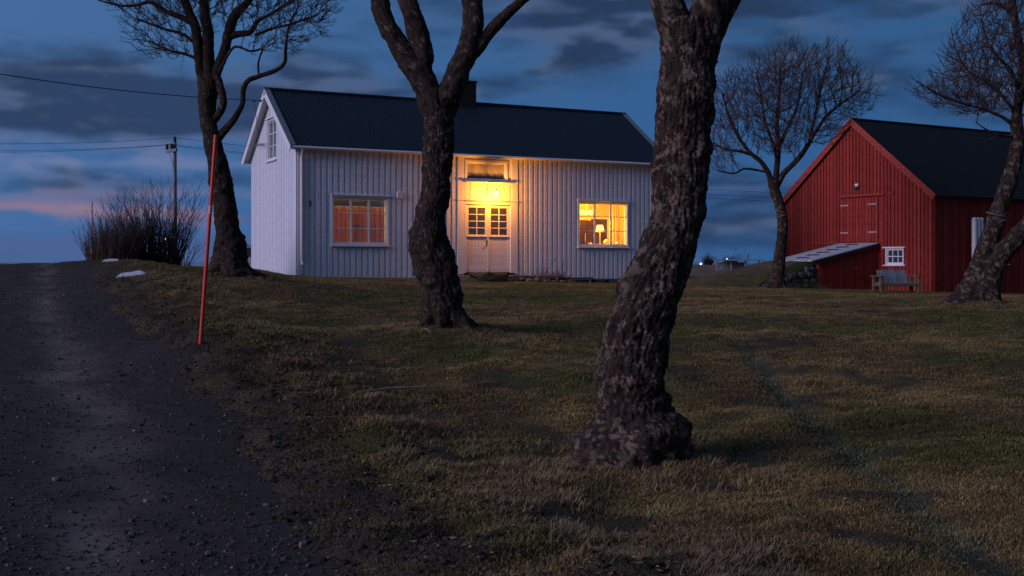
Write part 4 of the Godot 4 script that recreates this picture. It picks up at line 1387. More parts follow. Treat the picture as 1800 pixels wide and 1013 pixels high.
	for q in [[11.42, 0.10, "small pale bowl beside the candle on the sill"], [12.62, 0.16, "little white jug at the curtain end of the sill"]]:
		o = thing("pottery", q[2], "pottery", house_point(Vector3(q[0], 2.306, -0.36)), turn)
		mb = MB.new()
		mb.lathe(Vector3.ZERO, [Vector2(0.0, 0.0), Vector2(0.035, 0.0), Vector2(0.075, q[1] * 0.5), Vector2(0.05, q[1] * 0.9), Vector2(0.06, q[1]), Vector2(0.0, q[1] * 0.95)], 14)
		part(o, "body", mb.mesh(), M.ceramic)
		mb = MB.new()
		mb.tube([Vector3(0.06, q[1] * 0.8, 0), Vector3(0.10, q[1] * 0.65, 0), Vector3(0.065, q[1] * 0.35, 0)], [0.008, 0.008, 0.008], 6)
		part(o, "handle", mb.mesh(), M.ceramic)
	o = thing("toy_house", "small pale roofed ornament beside the table lamp", "ornament", house_point(Vector3(12.16, 2.306, -0.36)), turn)
	mb = MB.new()
	mb.box(Vector3(0.06, 0.06, 0), Vector3(0.05, 0.12, 0.09), 0.005)
	mb.box(Vector3(-0.06, 0.06, 0), Vector3(0.05, 0.12, 0.09), 0.005)
	part(o, "wall", mb.mesh(), M.ceramic)
	mb = MB.new()
	prism(mb, [Vector3(-0.13, 0.12, 0.06), Vector3(0.13, 0.12, 0.06), Vector3(0.02, 0.22, 0.06), Vector3(-0.02, 0.22, 0.06)], Vector3.BACK, 0.12)
	part(o, "roof", mb.mesh(), M.ceramic)
	for q in [[12.70, "cream curtain drawn to one side of the glowing window", 0.42], [10.80, "narrow cream curtain beside the candle in the glowing window", 0.22]]:
		var c := part(self, "curtain", wavy(-q[2] * 0.5, q[2] * 0.5, -0.80, 0.86, 4, 0.025), M.cream, house_point(Vector3(q[0], 3.13, -0.62)), Basis(Vector3.UP, turn))
		tag(c, q[1], "curtain")
	# aerial on the gable
	o = thing("television_aerial", "thin rod aerial sticking out from the farmhouse gable", "antenna", house_point(Vector3(-0.03, 5.85, -3.95)), turn)
	mb = MB.new()
	mb.tube([Vector3(0.0, 0, 0), Vector3(-0.25, 0.03, 0.0)], [0.018, 0.018], 8)
	part(o, "bracket", mb.mesh(), M.metal)
	mb = MB.new()
	mb.tube([Vector3(-0.22, 0.05, -0.75), Vector3(-0.22, 0.0, 0.85)], [0.013, 0.013], 6)
	part(o, "boom", mb.mesh(), M.metal)
	for k in 6:
		var z := -0.65 + k * 0.28
		mb = MB.new()
		mb.tube([Vector3(-0.22 - 0.30, 0.03 - 0.03 * k / 5.0, z), Vector3(-0.22 + 0.16, 0.03 - 0.03 * k / 5.0, z)], [0.006, 0.006], 5)
		part(o, "rod", mb.mesh(), M.metal)
	# stone landing, kerb stones and heap before the door
	rng.seed = 77
	o = thing("stone_landing", "low flagstone landing edged with rough stones below the door", "steps", house_point(Vector3(6.9, 0.9, 0.6)), turn)
	for k in 5:
		board(o, "slab", Vector3(-1.75 + k * 0.93, 0.235 + 0.012 * (k % 2), -0.08 + 0.03 * (k % 3)), Vector3(0.90, 0.09, 1.0), M.slab, 0.02, Basis(Vector3.UP, rng.randf_range(-0.03, 0.03)))
	var hp := o.position
	for k in 34:
		var sx := -2.3 + (k % 17) * 0.29
		var sz := 0.50 + rng.randf_range(-0.05, 0.07)
		var gp := o.transform * Vector3(sx, 0, sz)
		part(o, "stone", blob(rng.randi() % 40, Vector3(rng.randf_range(0.24, 0.36), rng.randf_range(0.14, 0.2), 0.24), 0.35), M.stone[rng.randi() % 3], Vector3(sx, (0.14 if k < 17 else 0.0) + rng.randf_range(-0.02, 0.02), sz), Basis(Vector3.UP, rng.randf() * 0.6))
	for k in 6:
		var lp := Vector3(8.0 + k * 0.33, 0, 1.32 + rng.randf_range(-0.06, 0.06))
		var wp := house_point(lp)
		wp.y = height_at(wp.x, wp.z) + 0.035
		var st := part(self, "edging_stone", blob(60 + k, Vector3(0.36, 0.10, 0.22), 0.3), M.slab, wp, Basis(Vector3.UP, turn + rng.randf_range(-0.2, 0.2)))
		tag(st, "pale flat edging stone, %s along the bed from the door" % ["first", "second", "third", "fourth", "fifth", "sixth"][k], "stone", "edging stones by the landing")
	var hw := house_point(Vector3(6.0, 0, 2.0))
	hw.y = height_at(hw.x, hw.z)
	o = thing("grass_heap", "mound of dead grass heaped before the stone landing", "heap", hw, turn)
	var heap := blob(91, Vector3(1.7, 0.62, 0.9), 0.5, 14, 24, false)
	part(o, "mound", heap, M.heap)
	mb = MB.new()
	for k in 900:
		var a := rng.randf() * TAU
		var q := sqrt(rng.randf())
		var p := Vector3(cos(a) * q * 0.80, 0.0, sin(a) * q * 0.42)
		p.y = 0.27 * sqrt(maxf(0.02, 1.0 - q * q))
		var dv := Vector3(rng.randfn() * 0.7, rng.randf_range(0.1, 0.7), rng.randfn() * 0.7).normalized() * rng.randf_range(0.05, 0.16)
		mb.tube([p, p + dv], [0.006, 0.002], 3, Color(0.10, 0.08, 0.045) * rng.randf_range(0.5, 1.5))
	part(o, "straw", mb.mesh(), M.twig).set_meta("kind", "stuff")
	# bed plants beside the landing
	stems("bare_shrub", "bare branching shrub against the white wall beside the door", "shrub", house_point(Vector3(8.55, 0, 0.62)), 9, Vector2(0.25, 0.12), 1.15, 0.75, Color(0.06, 0.045, 0.038), 0.011, 3, "", 21)
	stems("dry_clump", "rusty brown clump of dry stalks beside the stone landing", "plant", house_point(Vector3(9.05, 0, 0.75)), 260, Vector2(0.32, 0.2), 0.62, 0.9, Color(0.13, 0.05, 0.028), 0.005, 1, "", 22)
	stems("leafy_plant", "dark upright plant at the end of the stone landing", "plant", house_point(Vector3(9.45, 0, 0.80)), 40, Vector2(0.16, 0.1), 0.50, 1.1, Color(0.022, 0.026, 0.016), 0.017, 2, "", 23)
	var sp := house_point(Vector3(9.62, 0, 0.75))
	sp.y = height_at(sp.x, sp.z)
	o = thing("garden_stake", "thin dark stake standing upright by the white wall", "stake", sp)
	mb = MB.new()
	mb.tube([Vector3(0, -0.1, 0), Vector3(0.01, 0.72, 0)], [0.013, 0.011], 7)
	part(o, "rod", mb.mesh(), M.iron)
	board(o, "top_knob", Vector3(0.01, 0.73, 0), Vector3(0.032, 0.032, 0.032), M.iron, 0.008)

# ---------------------------------------------------------------- barn
func build_barn() -> void:
	rng.seed = 9
	var W := 7.86
	var L := 13.0
	var k := 0.792
	var o := thing("red_barn", "red board-clad barn with dark roof and hatch doors in its gable", "barn", Vector3(15.91, 0, -43.0), 0.528)
	var roof_y := func(v: float) -> float: return 4.34 + minf(v, W - v) * k - 0.05
	var mb := MB.new()
	var wv0 := 1.40
	var wv1 := 2.18
	# gable in three pieces round the window opening
	mb.wall(Vector3(0, 0, 0), Vector3(0, 0, -1), Vector3.LEFT, W, 0.2, 4.0, 0.15, [[wv0, 1.62, wv1, 2.16]])
	prism(mb, [Vector3(0, 4.0, 0), Vector3(0, 4.0, -W), Vector3(0, roof_y.call(0.0), -W), Vector3(0, roof_y.call(W * 0.5), -W * 0.5), Vector3(0, roof_y.call(0.0), 0)], Vector3.LEFT, 0.15)
	var gable := part(o, "gable_wall", mb.mesh(), M.redcore)
	clad(gable, Vector3(0, 0, -W), face_x(), 0.0, W, 0.178, 0.138, 0.040, func(_x): return 0.30, func(x): return roof_y.call(W - x) - 0.03, [[W - wv1 - 0.06, 1.53, W - wv0 + 0.06, 2.24], [W - 4.60, 2.46, W - 2.60, 4.26]], M.red)
	mb = MB.new()
	mb.wall(Vector3(0.15, 0, 0), Vector3.RIGHT, Vector3.BACK, L - 0.15, 0.2, 4.30, 0.15, [[3.30, 1.66, 4.30, 2.32]])
	var sidew := part(o, "side_wall", mb.mesh(), M.redcore)
	clad(sidew, Vector3.ZERO, Basis(), 0.03, L, 0.178, 0.138, 0.040, func(_x): return 0.30, func(_x): return 4.28, [[3.40, 1.57, 4.50, 2.40]], M.red)
	mb = MB.new()
	mb.wall(Vector3(0.15, 0, -W), Vector3.RIGHT, Vector3.FORWARD, L - 0.15, 0.2, 4.30, 0.15, [])
	part(o, "back_wall", mb.mesh(), M.redcore)
	var ang := atan(k)
	var e_f := Vector2(0.26, 4.34 - 0.26 * k + 0.04)
	var e_b := Vector2(-W - 0.26, e_f.y)
	var rdg := Vector2(-W * 0.5, 4.34 + W * 0.5 * k + 0.04)
	var sl := (rdg - e_f).length()
	var deck := MB.new()
	for s in [1.0, -1.0]:
		var e: Vector2 = e_f if s > 0 else e_b
		var mid := (e + rdg) * 0.5
		var bs := roof_frame(s, ang)
		deck.box(Vector3(L * 0.5, mid.y, mid.x) - bs.y * 0.06, Vector3(L + 0.32, 0.06, sl - 0.05), 0.0, bs)
	var roof := part(o, "roof", deck.mesh(), M.redcore)
	part(roof, "roofing_sheet", corrugated(-0.17, L + 0.17, e_f, rdg, 0.16, 0.010), M.barnroof)
	part(roof, "roofing_sheet", corrugated(-0.17, L + 0.17, e_b, rdg, 0.16, 0.010), M.barnroof)
	mb = MB.new()
	mb.tube([Vector3(-0.17, rdg.y, rdg.x), Vector3(L + 0.17, rdg.y, rdg.x)], [0.07, 0.07], 8)
	part(roof, "ridge_cap", mb.mesh(), M.barnroof)
	for s in [1.0, -1.0]:
		var e: Vector2 = e_f if s > 0 else e_b
		var mid := (e + rdg) * 0.5
		var bs := roof_frame(s, ang)
		board(roof, "barge_board", Vector3(-0.18, mid.y, mid.x) - bs.y * 0.075, Vector3(0.035, 0.25, sl + 0.02), M.redtrim, 0.006, bs)
	# hatch doors above the ramp
	for leaf in 2:
		var lf := MB.new()
		lf.box(Vector3.ZERO, Vector3(0.02, 1.76, 0.98), 0.0)
		var zc := -3.10 - 0.995 * leaf
		var dl := part(o, "hatch_door", lf.mesh(), M.redcore, Vector3(-0.016, 3.37, zc))
		for b in 6:
			board(dl, "board", Vector3(-0.028, 0.0, -0.41 + 0.164 * b), Vector3(0.036, 1.76, 0.140), M.red[b % 3])
		for yy in [-0.50, 0.62]:
			var hz := 0.27 if leaf == 0 else 0.28
			hz = -0.27 + (0.0 if leaf == 0 else 0.0)
			board(dl, "strap_hinge", Vector3(-0.054, yy, 0.22 if leaf == 0 else -0.27), Vector3(0.014, 0.055, 0.44), M.hinge, 0.004)
	board(o, "latch", Vector3(-0.085, 3.52, -3.60), Vector3(0.04, 0.10, 0.09), M.iron)
	board(o, "track_board", Vector3(-0.085, 4.36, -3.40), Vector3(0.10, 0.07, 2.35), M.redtrim, 0.008)
	board(o, "track_board", Vector3(-0.06, 4.345, -1.98), Vector3(0.08, 0.05, 0.30), M.redtrim, 0.008)
	board(o, "ledge_board", Vector3(-0.06, 2.44, -5.45), Vector3(0.08, 0.05, 1.5), M.redtrim, 0.008)
	# bulkhead lamp, not lit
	mb = MB.new()
	mb.box(Vector3(-0.05, 4.80, -3.70), Vector3(0.10, 0.11, 0.17), 0.02)
	var lamp := part(o, "bulkhead_light", mb.mesh(), M.plastic)
	board(lamp, "guard", Vector3(-0.09, 4.68, -3.70), Vector3(0.13, 0.11, 0.17), M.iron, 0.02)
	window(o, Vector3(0, 1.62, -wv1), face_x(), wv1 - wv0, 0.54, 3, 2, {"casing": 0.055, "mullion": 0.03, "bar": 0.03, "ext": 0.16})
	window(o, Vector3(3.45, 1.66, 0), Basis(), 0.85, 0.66, 3, 2, {"casing": 0.055, "mullion": 0.03, "bar": 0.03, "ext": 0.10})
	# ramp house under the hatch: plank deck, red side wall, stone cheek
	var r := thing("barn_ramp", "frosted plank ramp with red side wall leading up to the hatch", "ramp", Vector3(15.91, 0, -43.0), 0.528)
	var a0 := Vector3(-0.06, 2.42, 0)
	var a1 := Vector3(-3.75, 1.70, 0)
	var tilt := atan2(a0.y - a1.y, a0.x - a1.x)
	var tb := Basis(Vector3.BACK, tilt)
	var mid := (a0 + a1) * 0.5
	for p in 8:
		board(r, "deck_plank", Vector3(mid.x, mid.y + rng.randf_range(0, 0.008), -2.66 - 0.265 * p), Vector3(3.72, 0.05, 0.25), M.frost[p % 3], 0.008, tb)
	for c in 6:
		var t := 0.12 + c * 0.15
		var q := a0.lerp(a1, t)
		board(r, "cleat", Vector3(q.x, q.y + 0.045, -3.55 + 0.02 * c), Vector3(0.07, 0.04, 0.62), M.darkwood, 0.006, tb)
	board(r, "deck_edge", Vector3(mid.x, mid.y - 0.08, -2.515), Vector3(3.75, 0.13, 0.05), M.darkwood, 0.006, tb)
	mb = MB.new()
	prism(mb, [Vector3(-0.05, 0.3, -2.60), Vector3(-3.3, 0.3, -2.60), Vector3(-3.3, 1.74, -2.60), Vector3(-0.05, 2.37, -2.60)], Vector3.BACK, 0.12)
	var sw := part(r, "side_wall", mb.mesh(), M.redcore)
	for b in 18:
		var bx := -0.15 - b * 0.178
		var ht := 2.36 + (bx + 0.06) * 0.195 - 0.30
		board(sw, "board", Vector3(bx, 0.30 + ht * 0.5, -2.587), Vector3(0.142, snappedf(ht, 0.01), 0.022), M.red[b % 3])
	board(sw, "strap_hinge", Vector3(-0.75, 1.73, -2.565), Vector3(0.34, 0.04, 0.012), M.iron)
	board(sw, "strap_hinge", Vector3(-0.75, 0.90, -2.565), Vector3(0.34, 0.04, 0.012), M.iron)
	board(sw, "door_pull", Vector3(-1.35, 1.42, -2.55), Vector3(0.10, 0.04, 0.05), M.metal)
	var tops := func(s: float) -> float: return 1.66 - 0.27 * (s - 3.3)
	mb = MB.new()
	prism(mb, [Vector3(-3.3, 0.2, -2.72), Vector3(-6.2, 0.2, -2.72), Vector3(-6.2, 0.86, -2.72), Vector3(-3.3, 1.58, -2.72)], Vector3.BACK, 0.5)
	var cheek := part(r, "stone_wall", mb.mesh(), M.mortar)
	for row in 6:
		var yy := 0.52 + row * 0.215
		var s := 3.38 + 0.13 * (row % 2)
		while s < 6.3:
			var w := rng.randf_range(0.24, 0.50)
			if yy + 0.05 < tops.call(s + w * 0.5):
				part(cheek, "stone", blob(rng.randi() % 40, Vector3(w * 1.1, 0.25, 0.30), 0.22), M.stone[rng.randi() % 3], Vector3(-s - w * 0.5, yy + rng.randf_range(-0.02, 0.02), -2.70 + rng.randf_range(-0.03, 0.03)), Basis(Vector3.BACK, rng.randf_range(-0.12, 0.12)))
			s += w
	# earth bank that the planks rest on
	mb = MB.new()
	var nx := 64
	var nz := 56
	var tr := r.transform
	for a in nx + 1:
		for b in nz + 1:
			var lx := -2.9 - 8.6 * a / nx
			var lz := -0.6 - 9.0 * b / nz
			var s := -lx
			var top := lerpf(1.72, 1.12, smooth(3.4, 6.6, s)) if s < 6.6 else lerpf(1.12, 0.3, smooth(6.6, 10.8, s))
			var gp := tr * Vector3(lx, 0, lz)
			var gnd := height_at(gp.x, gp.z)
			var frontw := lerpf(0.22, 1.9, smooth(5.4, 7.4, s))
			var f := smooth(-2.62 + frontw * 0.3, -2.62 - frontw * 0.7, lz) * (1.0 - smooth(-4.8, -8.6, lz))
			var y := lerpf(gnd - 0.12, maxf(top, gnd - 0.1), f) + na.get_noise_2d(gp.x * 30.0, gp.z * 30.0) * 0.05 * f
			mb.v.append(Vector3(lx, y, lz))
			var gcol := lawn_color(gp.x * 1.3, gp.z * 1.3).lerp(Color(0.075, 0.088, 0.038), 0.6)
			mb.c.append(gcol)
	for a in nx + 1:
		for b in nz + 1:
			var w := nz + 1
			var va := mb.v[mini(a + 1, nx) * w + b] - mb.v[maxi(a - 1, 0) * w + b]
			var vb := mb.v[a * w + mini(b + 1, nz)] - mb.v[a * w + maxi(b - 1, 0)]
			var nn := va.cross(vb).normalized()
			mb.n.append(nn if nn.y > 0.0 else -nn)
			if a < nx and b < nz:
				var q := a * w + b
				mb.i.append_array([q, q + w, q + 1, q + 1, q + w, q + w + 1])
	var bank := part(self, "earth_bank", mb.mesh(), M.lawn, tr.origin, tr.basis)
	bank.set_meta("kind", "structure")
	bank.set_meta("label", "grassy earth bank leading up to the barn ramp")
	# bench
	var bp := at(1576, 514, 41.2)
	bp.y = height_at(bp.x, bp.z)
	var be := thing("garden_bench", "weathered wooden bench with slanting plank back before the barn", "bench", bp, 0.20)
	for s in [-1, 1]:
		for z in [0.26, -0.26]:
			board(be, "leg", Vector3(s * 0.74, 0.27, z), Vector3(0.11, 0.60, 0.11), M.benchwood, 0.012)
		board(be, "armrest", Vector3(s * 0.74, 0.60, 0.0), Vector3(0.17, 0.05, 0.76), M.benchwood, 0.012)
		board(be, "end_rail", Vector3(s * 0.74, 0.28, 0.0), Vector3(0.06, 0.10, 0.44), M.benchwood, 0.01)
	board(be, "front_rail", Vector3(0, 0.28, 0.27), Vector3(1.36, 0.10, 0.05), M.benchwood, 0.01)
	for p in 4:
		board(be, "seat_plank", Vector3(0, 0.345, 0.20 - p * 0.125), Vector3(1.36, 0.035, 0.115), M.greywood[p % 3], 0.008)
	for p in 8:
		board(be, "back_plank", Vector3(-0.50 + p * 0.143, 0.58, -0.30), Vector3(0.136, 0.50, 0.03), M.greywood[(p * 2) % 3], 0.008, Basis(Vector3.RIGHT, -0.38))
	# white ribbed panel against the side wall
	var wp := o.transform * Vector3(2.20, 0, 0.30)
	wp.y = height_at(wp.x, wp.z)
	var pn := thing("ribbed_panel", "tall white ribbed plastic panel standing against the barn's side", "panel", wp, 0.528)
	for c in 3:
		mb = MB.new()
		var px := -0.20 + 0.20 * c
		mb.tube([Vector3(px, 0.0, 0), Vector3(px, 2.82, 0), Vector3(px, 2.88, 0), Vector3(px, 2.91, 0)], [0.105, 0.105, 0.085, 0.04], 14)
		part(pn, "rib", mb.mesh(), M.plastic)
	board(pn, "web", Vector3(0, 1.4, -0.02), Vector3(0.52, 2.78, 0.05), M.plastic, 0.01)
	board(pn, "rust_stain", Vector3(0.205, 2.72, 0.104), Vector3(0.025, 0.20, 0.012), M.rust, 0.004)

# ---------------------------------------------------------------- yard and distance
func sag(a: Vector3, b: Vector3, drop: float, r: float, n := 24) -> ArrayMesh:
	var pts := []
	var rad := []
	for k in n + 1:
		var t := float(k) / n
		pts.append(a.lerp(b, t) + Vector3.DOWN * drop * 4.0 * t * (1.0 - t))
		rad.append(r)
	var mb := MB.new()
	mb.tube(pts, rad, 5)
	return mb.mesh()

func build_yard() -> void:
	# snow poles
	var p := at(352, 612, 13.5)
	p.y = height_at(p.x, p.z)
	var top := at(379, 237, 13.4)
	var o := thing("snow_pole", "tall leaning red snow pole on the road verge", "snow pole", p)
	var mb := MB.new()
	var d := top - p
	mb.tube([-d * 0.06, d], [0.024, 0.022], 12)
	part(o, "rod", mb.mesh(), M.pole_red)
	mb = MB.new()
	mb.tube([d * 0.622, d * 0.664], [0.0252, 0.025], 12)
	part(o, "reflector_band", mb.mesh(), M.reflex)
	p = at(161, 460, 36.0)
	p.y = height_at(p.x, p.z)
	o = thing("snow_pole", "thin red snow pole rising from the dry reeds", "snow pole", p)
	mb = MB.new()
	mb.tube([Vector3(0, -0.1, 0), Vector3(0.01, 1.95, 0)], [0.02, 0.018], 8)
	part(o, "rod", mb.mesh(), M.pole_red)
	mb = MB.new()
	mb.tube([Vector3(0.007, 1.45, 0), Vector3(0.008, 1.55, 0)], [0.0215, 0.0213], 8)
	part(o, "reflector_band", mb.mesh(), M.reflex)
	# utility pole
	p = at(307, 470, 55.0)
	var gy := height_at(p.x, p.z)
	var ty := at(307, 250, 55.0).y
	p.y = gy
	o = thing("utility_pole", "weathered wooden utility pole with a short crossarm and insulators", "utility pole", p)
	mb = MB.new()
	mb.tube([Vector3(0, -0.3, 0), Vector3(0, ty - gy, 0)], [0.115, 0.085], 12)
	part(o, "post", mb.mesh(), M.postwood)
	var armb := Basis(Vector3.UP, -0.75)
	board(o, "crossarm", Vector3(-0.12, ty - gy - 0.42, 0.14), Vector3(0.95, 0.14, 0.10), M.postwood, 0.012, armb * Basis(Vector3.BACK, 0.0))
	mb = MB.new()
	mb.tube([Vector3(-0.2, ty - gy - 0.5, 0.2), Vector3(-0.05, ty - gy - 1.2, 0.09)], [0.012, 0.012], 6)
	part(o, "stay_rod", mb.mesh(), M.iron)
	var heads := []
	for k in 3:
		var q := Vector3(-0.12, ty - gy - 0.32, 0.14) + armb * Vector3(-0.40 + 0.40 * k, 0, 0)
		if k == 2:
			q = Vector3(0.0, ty - gy + 0.02, 0.0)
		mb = MB.new()
		mb.lathe(q, [Vector2(0.03, -0.05), Vector2(0.07, 0.0), Vector2(0.085, 0.08), Vector2(0.06, 0.12), Vector2(0.085, 0.16), Vector2(0.06, 0.24), Vector2(0.0, 0.25)], 12)
		part(o, "insulator", mb.mesh(), M.iron)
		heads.append(p + q + Vector3(0, 0.2, 0))
	var lefts := [at(-420, 250, 40.0), at(-420, 244, 40.4), at(-420, 233, 40.8)]
	var rights := [at(1700, 360, 105.0), at(1700, 352, 105.5), at(1700, 344, 106.0)]
	for k in 3:
		var c := part(self, "power_line", sag(lefts[k], heads[k], 0.35, 0.008), M.cable)
		tag(c, "thin power line over the road from the pole's %s" % ["outer crossarm insulator", "inner crossarm insulator", "top insulator"][k], "power line", "power lines over the road")
		c = part(self, "power_line", sag(heads[k], rights[k], 0.9, 0.009, 40), M.cable)
		tag(c, "thin power line behind the buildings from the pole's %s" % ["outer crossarm insulator", "inner crossarm insulator", "top insulator"][k], "power line", "power lines behind the buildings")
	# service cable to the gable
	var hook := house_point(Vector3(-0.34, 7.36, -3.03))
	var c := part(self, "service_cable", sag(at(-260, 84, 27.0), hook, 0.25, 0.014, 40), M.cable)
	tag(c, "black service cable sagging to the farmhouse gable peak", "cable")
	o = thing("cable_bracket", "small insulators and hanging wire at the gable peak", "bracket", hook)
	for k in 2:
		mb = MB.new()
		mb.lathe(Vector3(-0.10 - 0.22 * k, -0.03, 0), [Vector2(0.0, -0.045), Vector2(0.035, -0.03), Vector2(0.045, 0.0), Vector2(0.035, 0.03), Vector2(0.0, 0.045)], 10)
		part(o, "insulator", mb.mesh(), M.iron)
	mb = MB.new()
	mb.tube([Vector3(-0.35, 0.0, 0), Vector3(-0.30, -0.30, 0.02), Vector3(-0.22, -0.70, 0.03), Vector3(-0.20, -1.0, 0.05), Vector3(-0.12, -1.2, 0.05)], [0.009, 0.009, 0.009, 0.009, 0.009], 5)
	part(o, "wire", mb.mesh(), M.cable)
	board(o, "strut", Vector3(-0.18, 0.0, 0), Vector3(0.42, 0.025, 0.025), M.iron)
	# hedge and reeds at the road's crest
	stems("dry_reeds", "upright tan dry reeds on the crest by the road", "reeds", at(196, 462, 33.5), 700, Vector2(0.72, 0.5), 1.75, 0.28, Color(0.085, 0.055, 0.040), 0.008, 1, "", 31)
	stems("bare_bush", "dense dark leafless bush beside the dry reeds", "bush", at(268, 466, 34.5), 460, Vector2(0.80, 0.6), 2.7, 0.42, Color(0.035, 0.026, 0.024), 0.010, 2, "", 32)
	stems("bare_bush", "low thin bare bush at the foot of the utility pole", "bush", at(318, 468, 36.0), 30, Vector2(0.25, 0.3), 1.55, 0.6, Color(0.035, 0.026, 0.024), 0.009, 2, "", 33)
	# far lamp glimpsed through the bush
	far_lamp(at(290, 421, 62.0), "far yellow lamp glimpsed through the dark bush", 0.07)
	far_lamp(at(1232, 465, 150.0), "far white lamp on the skyline beside the field", 0.13)
	far_lamp(at(1278, 465, 120.0), "far lamp shining at the corner of the low shed", 0.11)
	# parked car beyond the crest
	build_car()
	# patches of old snow
	rng.seed = 41
	for q in [[230, 480, 26.0, 0.26, 0.38, 1], [194, 459, 32.5, 0.18, 0.25, 2]]:
		var w := at(q[0], q[1], q[2])
		snow_patch(w.x, w.z, q[3] * 1.15, q[4], q[5])
	# ropes
	var knots := [[Vector3(), 1752.0, 384.0, 23.0, 0.175, "frayed rope wound round the leaning barnside tree stem"], [Vector3(), 1374.0, 376.0, 38.0, 0.180, "short rope tied round the slender tree's trunk"]]
	for k in knots:
		var w := at(k[1], k[2], k[3])
		o = thing("rope", k[5], "rope", w)
		for n in 3:
			mb = MB.new()
			var pts := []
			var rad := []
			for j in 25:
				var a := TAU * j / 24.0
				pts.append(Vector3(cos(a) * k[4] * (1.0 + 0.04 * n), (n - 1) * 0.075 + 0.05 * cos(a + n * 1.3), sin(a) * k[4]))
				rad.append(0.013)
			mb.tube(pts, rad, 6)
			part(o, "turn", mb.mesh(), M.rope)
		mb = MB.new()
		mb.tube([Vector3(-k[4], 0.03, 0.05), Vector3(-k[4] - 0.04, -0.05, 0.07), Vector3(-k[4] - 0.02, -0.14, 0.06)], [0.013, 0.012, 0.008], 6)
		part(o, "loose_end", mb.mesh(), M.rope)
	# fallen twigs on the lawn
	for q in [[690, 712, 11.8, 0.5, 0.5, "forked fallen twig lying in the green hollow"], [745, 598, 15.4, 0.35, 1.9, "short pale stick at the foot of the forked trunk"]]:
		var w := at(q[0], q[1], q[2])
		w.y = height_at(w.x, w.z) + 0.02
		o = thing("fallen_twig", q[5], "twig", w, q[4])
		mb = MB.new()
		mb.tube([Vector3(-q[3], 0.0, 0), Vector3(0, 0.03, 0.05), Vector3(q[3], 0.01, 0)], [0.008, 0.010, 0.005], 6, Color(0.16, 0.14, 0.12))
		part(o, "stick", mb.mesh(), M.twig)
		mb = MB.new()
		mb.tube([Vector3(0, 0.03, 0.05), Vector3(q[3] * 0.6, 0.05, 0.2)], [0.006, 0.003], 5, Color(0.16, 0.14, 0.12))
		part(o, "side_shoot", mb.mesh(), M.twig)
	# low shed, shrubs and field edge far behind
	var sp := at(1272, 477, 95.0)
	sp.y = height_at(sp.x, sp.z)
	o = thing("field_shed", "low open field shed with pale roof far behind the bank", "shed", sp, 0.1)
	for k in 4:
		board(o, "post", Vector3(-0.55 + k * 1.2, 0.45, 0), Vector3(0.10, 0.95, 0.10), M.postwood)
	board(o, "back_panel", Vector3(0.9, 0.35, -1.0), Vector3(2.6, 0.7, 0.06), M.greywood[1])
	board(o, "roof", Vector3(1.4, 0.90, -0.4), Vector3(4.2, 0.05, 1.6), M.greywood[2], 0.01, Basis(Vector3.RIGHT, 0.06))
	board(o, "brace", Vector3(-0.1, 0.4, 0), Vector3(0.08, 0.95, 0.08), M.postwood, 0.01, Basis(Vector3.BACK, -0.6))
	stems("distant_shrub", "rounded dark shrub on the field skyline", "shrub", at(1245, 468, 130.0), 260, Vector2(0.35, 0.35), 1.5, 0.6, Color(0.03, 0.026, 0.024), 0.022, 2, "shrubs on the skyline", 51)
	stems("distant_shrub", "low dark shrub behind the pale-roofed shed", "shrub", at(1284, 468, 125.0), 240, Vector2(0.5, 0.4), 1.3, 0.7, Color(0.03, 0.026, 0.024), 0.022, 2, "shrubs on the skyline", 52)
	stems("distant_shrub", "thin bare sapling behind the pale-roofed shed", "shrub", at(1305, 468, 120.0), 14, Vector2(0.5, 0.3), 3.1, 0.5, Color(0.04, 0.03, 0.03), 0.022, 3, "shrubs on the skyline", 53)
	stems("distant_shrub", "wispy bare sapling beside the barn's slender tree", "shrub", at(1356, 468, 70.0), 16, Vector2(0.4, 0.3), 1.6, 0.5, Color(0.05, 0.035, 0.035), 0.010, 3, "shrubs on the skyline", 54)

func far_lamp(where: Vector3, label: String, r: float) -> void:
	var g := height_at(where.x, where.z)
	var o := thing("lamp_post", label, "lamp", Vector3(where.x, g, where.z))
	var hgt := maxf(where.y - g, 0.6)
	var mb := MB.new()
	mb.tube([Vector3(0, -0.2, 0), Vector3(0, hgt - r, 0)], [0.06, 0.045], 8)
	part(o, "post", mb.mesh(), M.iron)
	mb = MB.new()
	mb.lathe(Vector3(0, hgt, 0), [Vector2(0.0, r), Vector2(r * 0.7, r * 0.7), Vector2(r, 0.0), Vector2(r * 0.7, -r * 0.7), Vector2(0.0, -r)], 12)
	part(o, "bulb", mb.mesh(), M.far_lamp)
	omni(o, Vector3(0, hgt, 0), Color(1.0, 0.75, 0.45), 0.4, r * 0.8)

func snow_patch(x: float, z: float, hx: float, hz: float, sd: int) -> void:
	var mb := MB.new()
	var n := 26
	for a in n + 1:
		for b in n + 1:
			var u := -1.0 + 2.0 * a / n
			var w := -1.0 + 2.0 * b / n
			var px := u * hx
			var pz := w * hz
			var e := 1.0 - sqrt(u * u + w * w) + 0.55 * nr.get_noise_3d(u * 7.0 + sd * 9.0, w * 7.0, sd)
			var y := height_at(x + px, z + pz) + 0.045 * smooth(0.0, 0.35, e) - 0.03 * (1.0 - smooth(-0.15, 0.08, e)) - 0.002
			mb.v.append(Vector3(px, y, pz))
			mb.n.append(Vector3.UP)
			mb.c.append(Color(1, 1, 1))
			if a < n and b < n:
				var q := a * (n + 1) + b
				mb.i.append_array([q, q + n + 1, q + 1, q + 1, q + n + 1, q + n + 2])
	var o := part(self, "snow_patch", mb.mesh(), M.snow, Vector3(x, 0, z))
	tag(o, "larger ragged patch of old snow on the verge" if sd == 1 else "smaller patch of old snow below the dry reeds", "snow patch", "old snow on the verge")

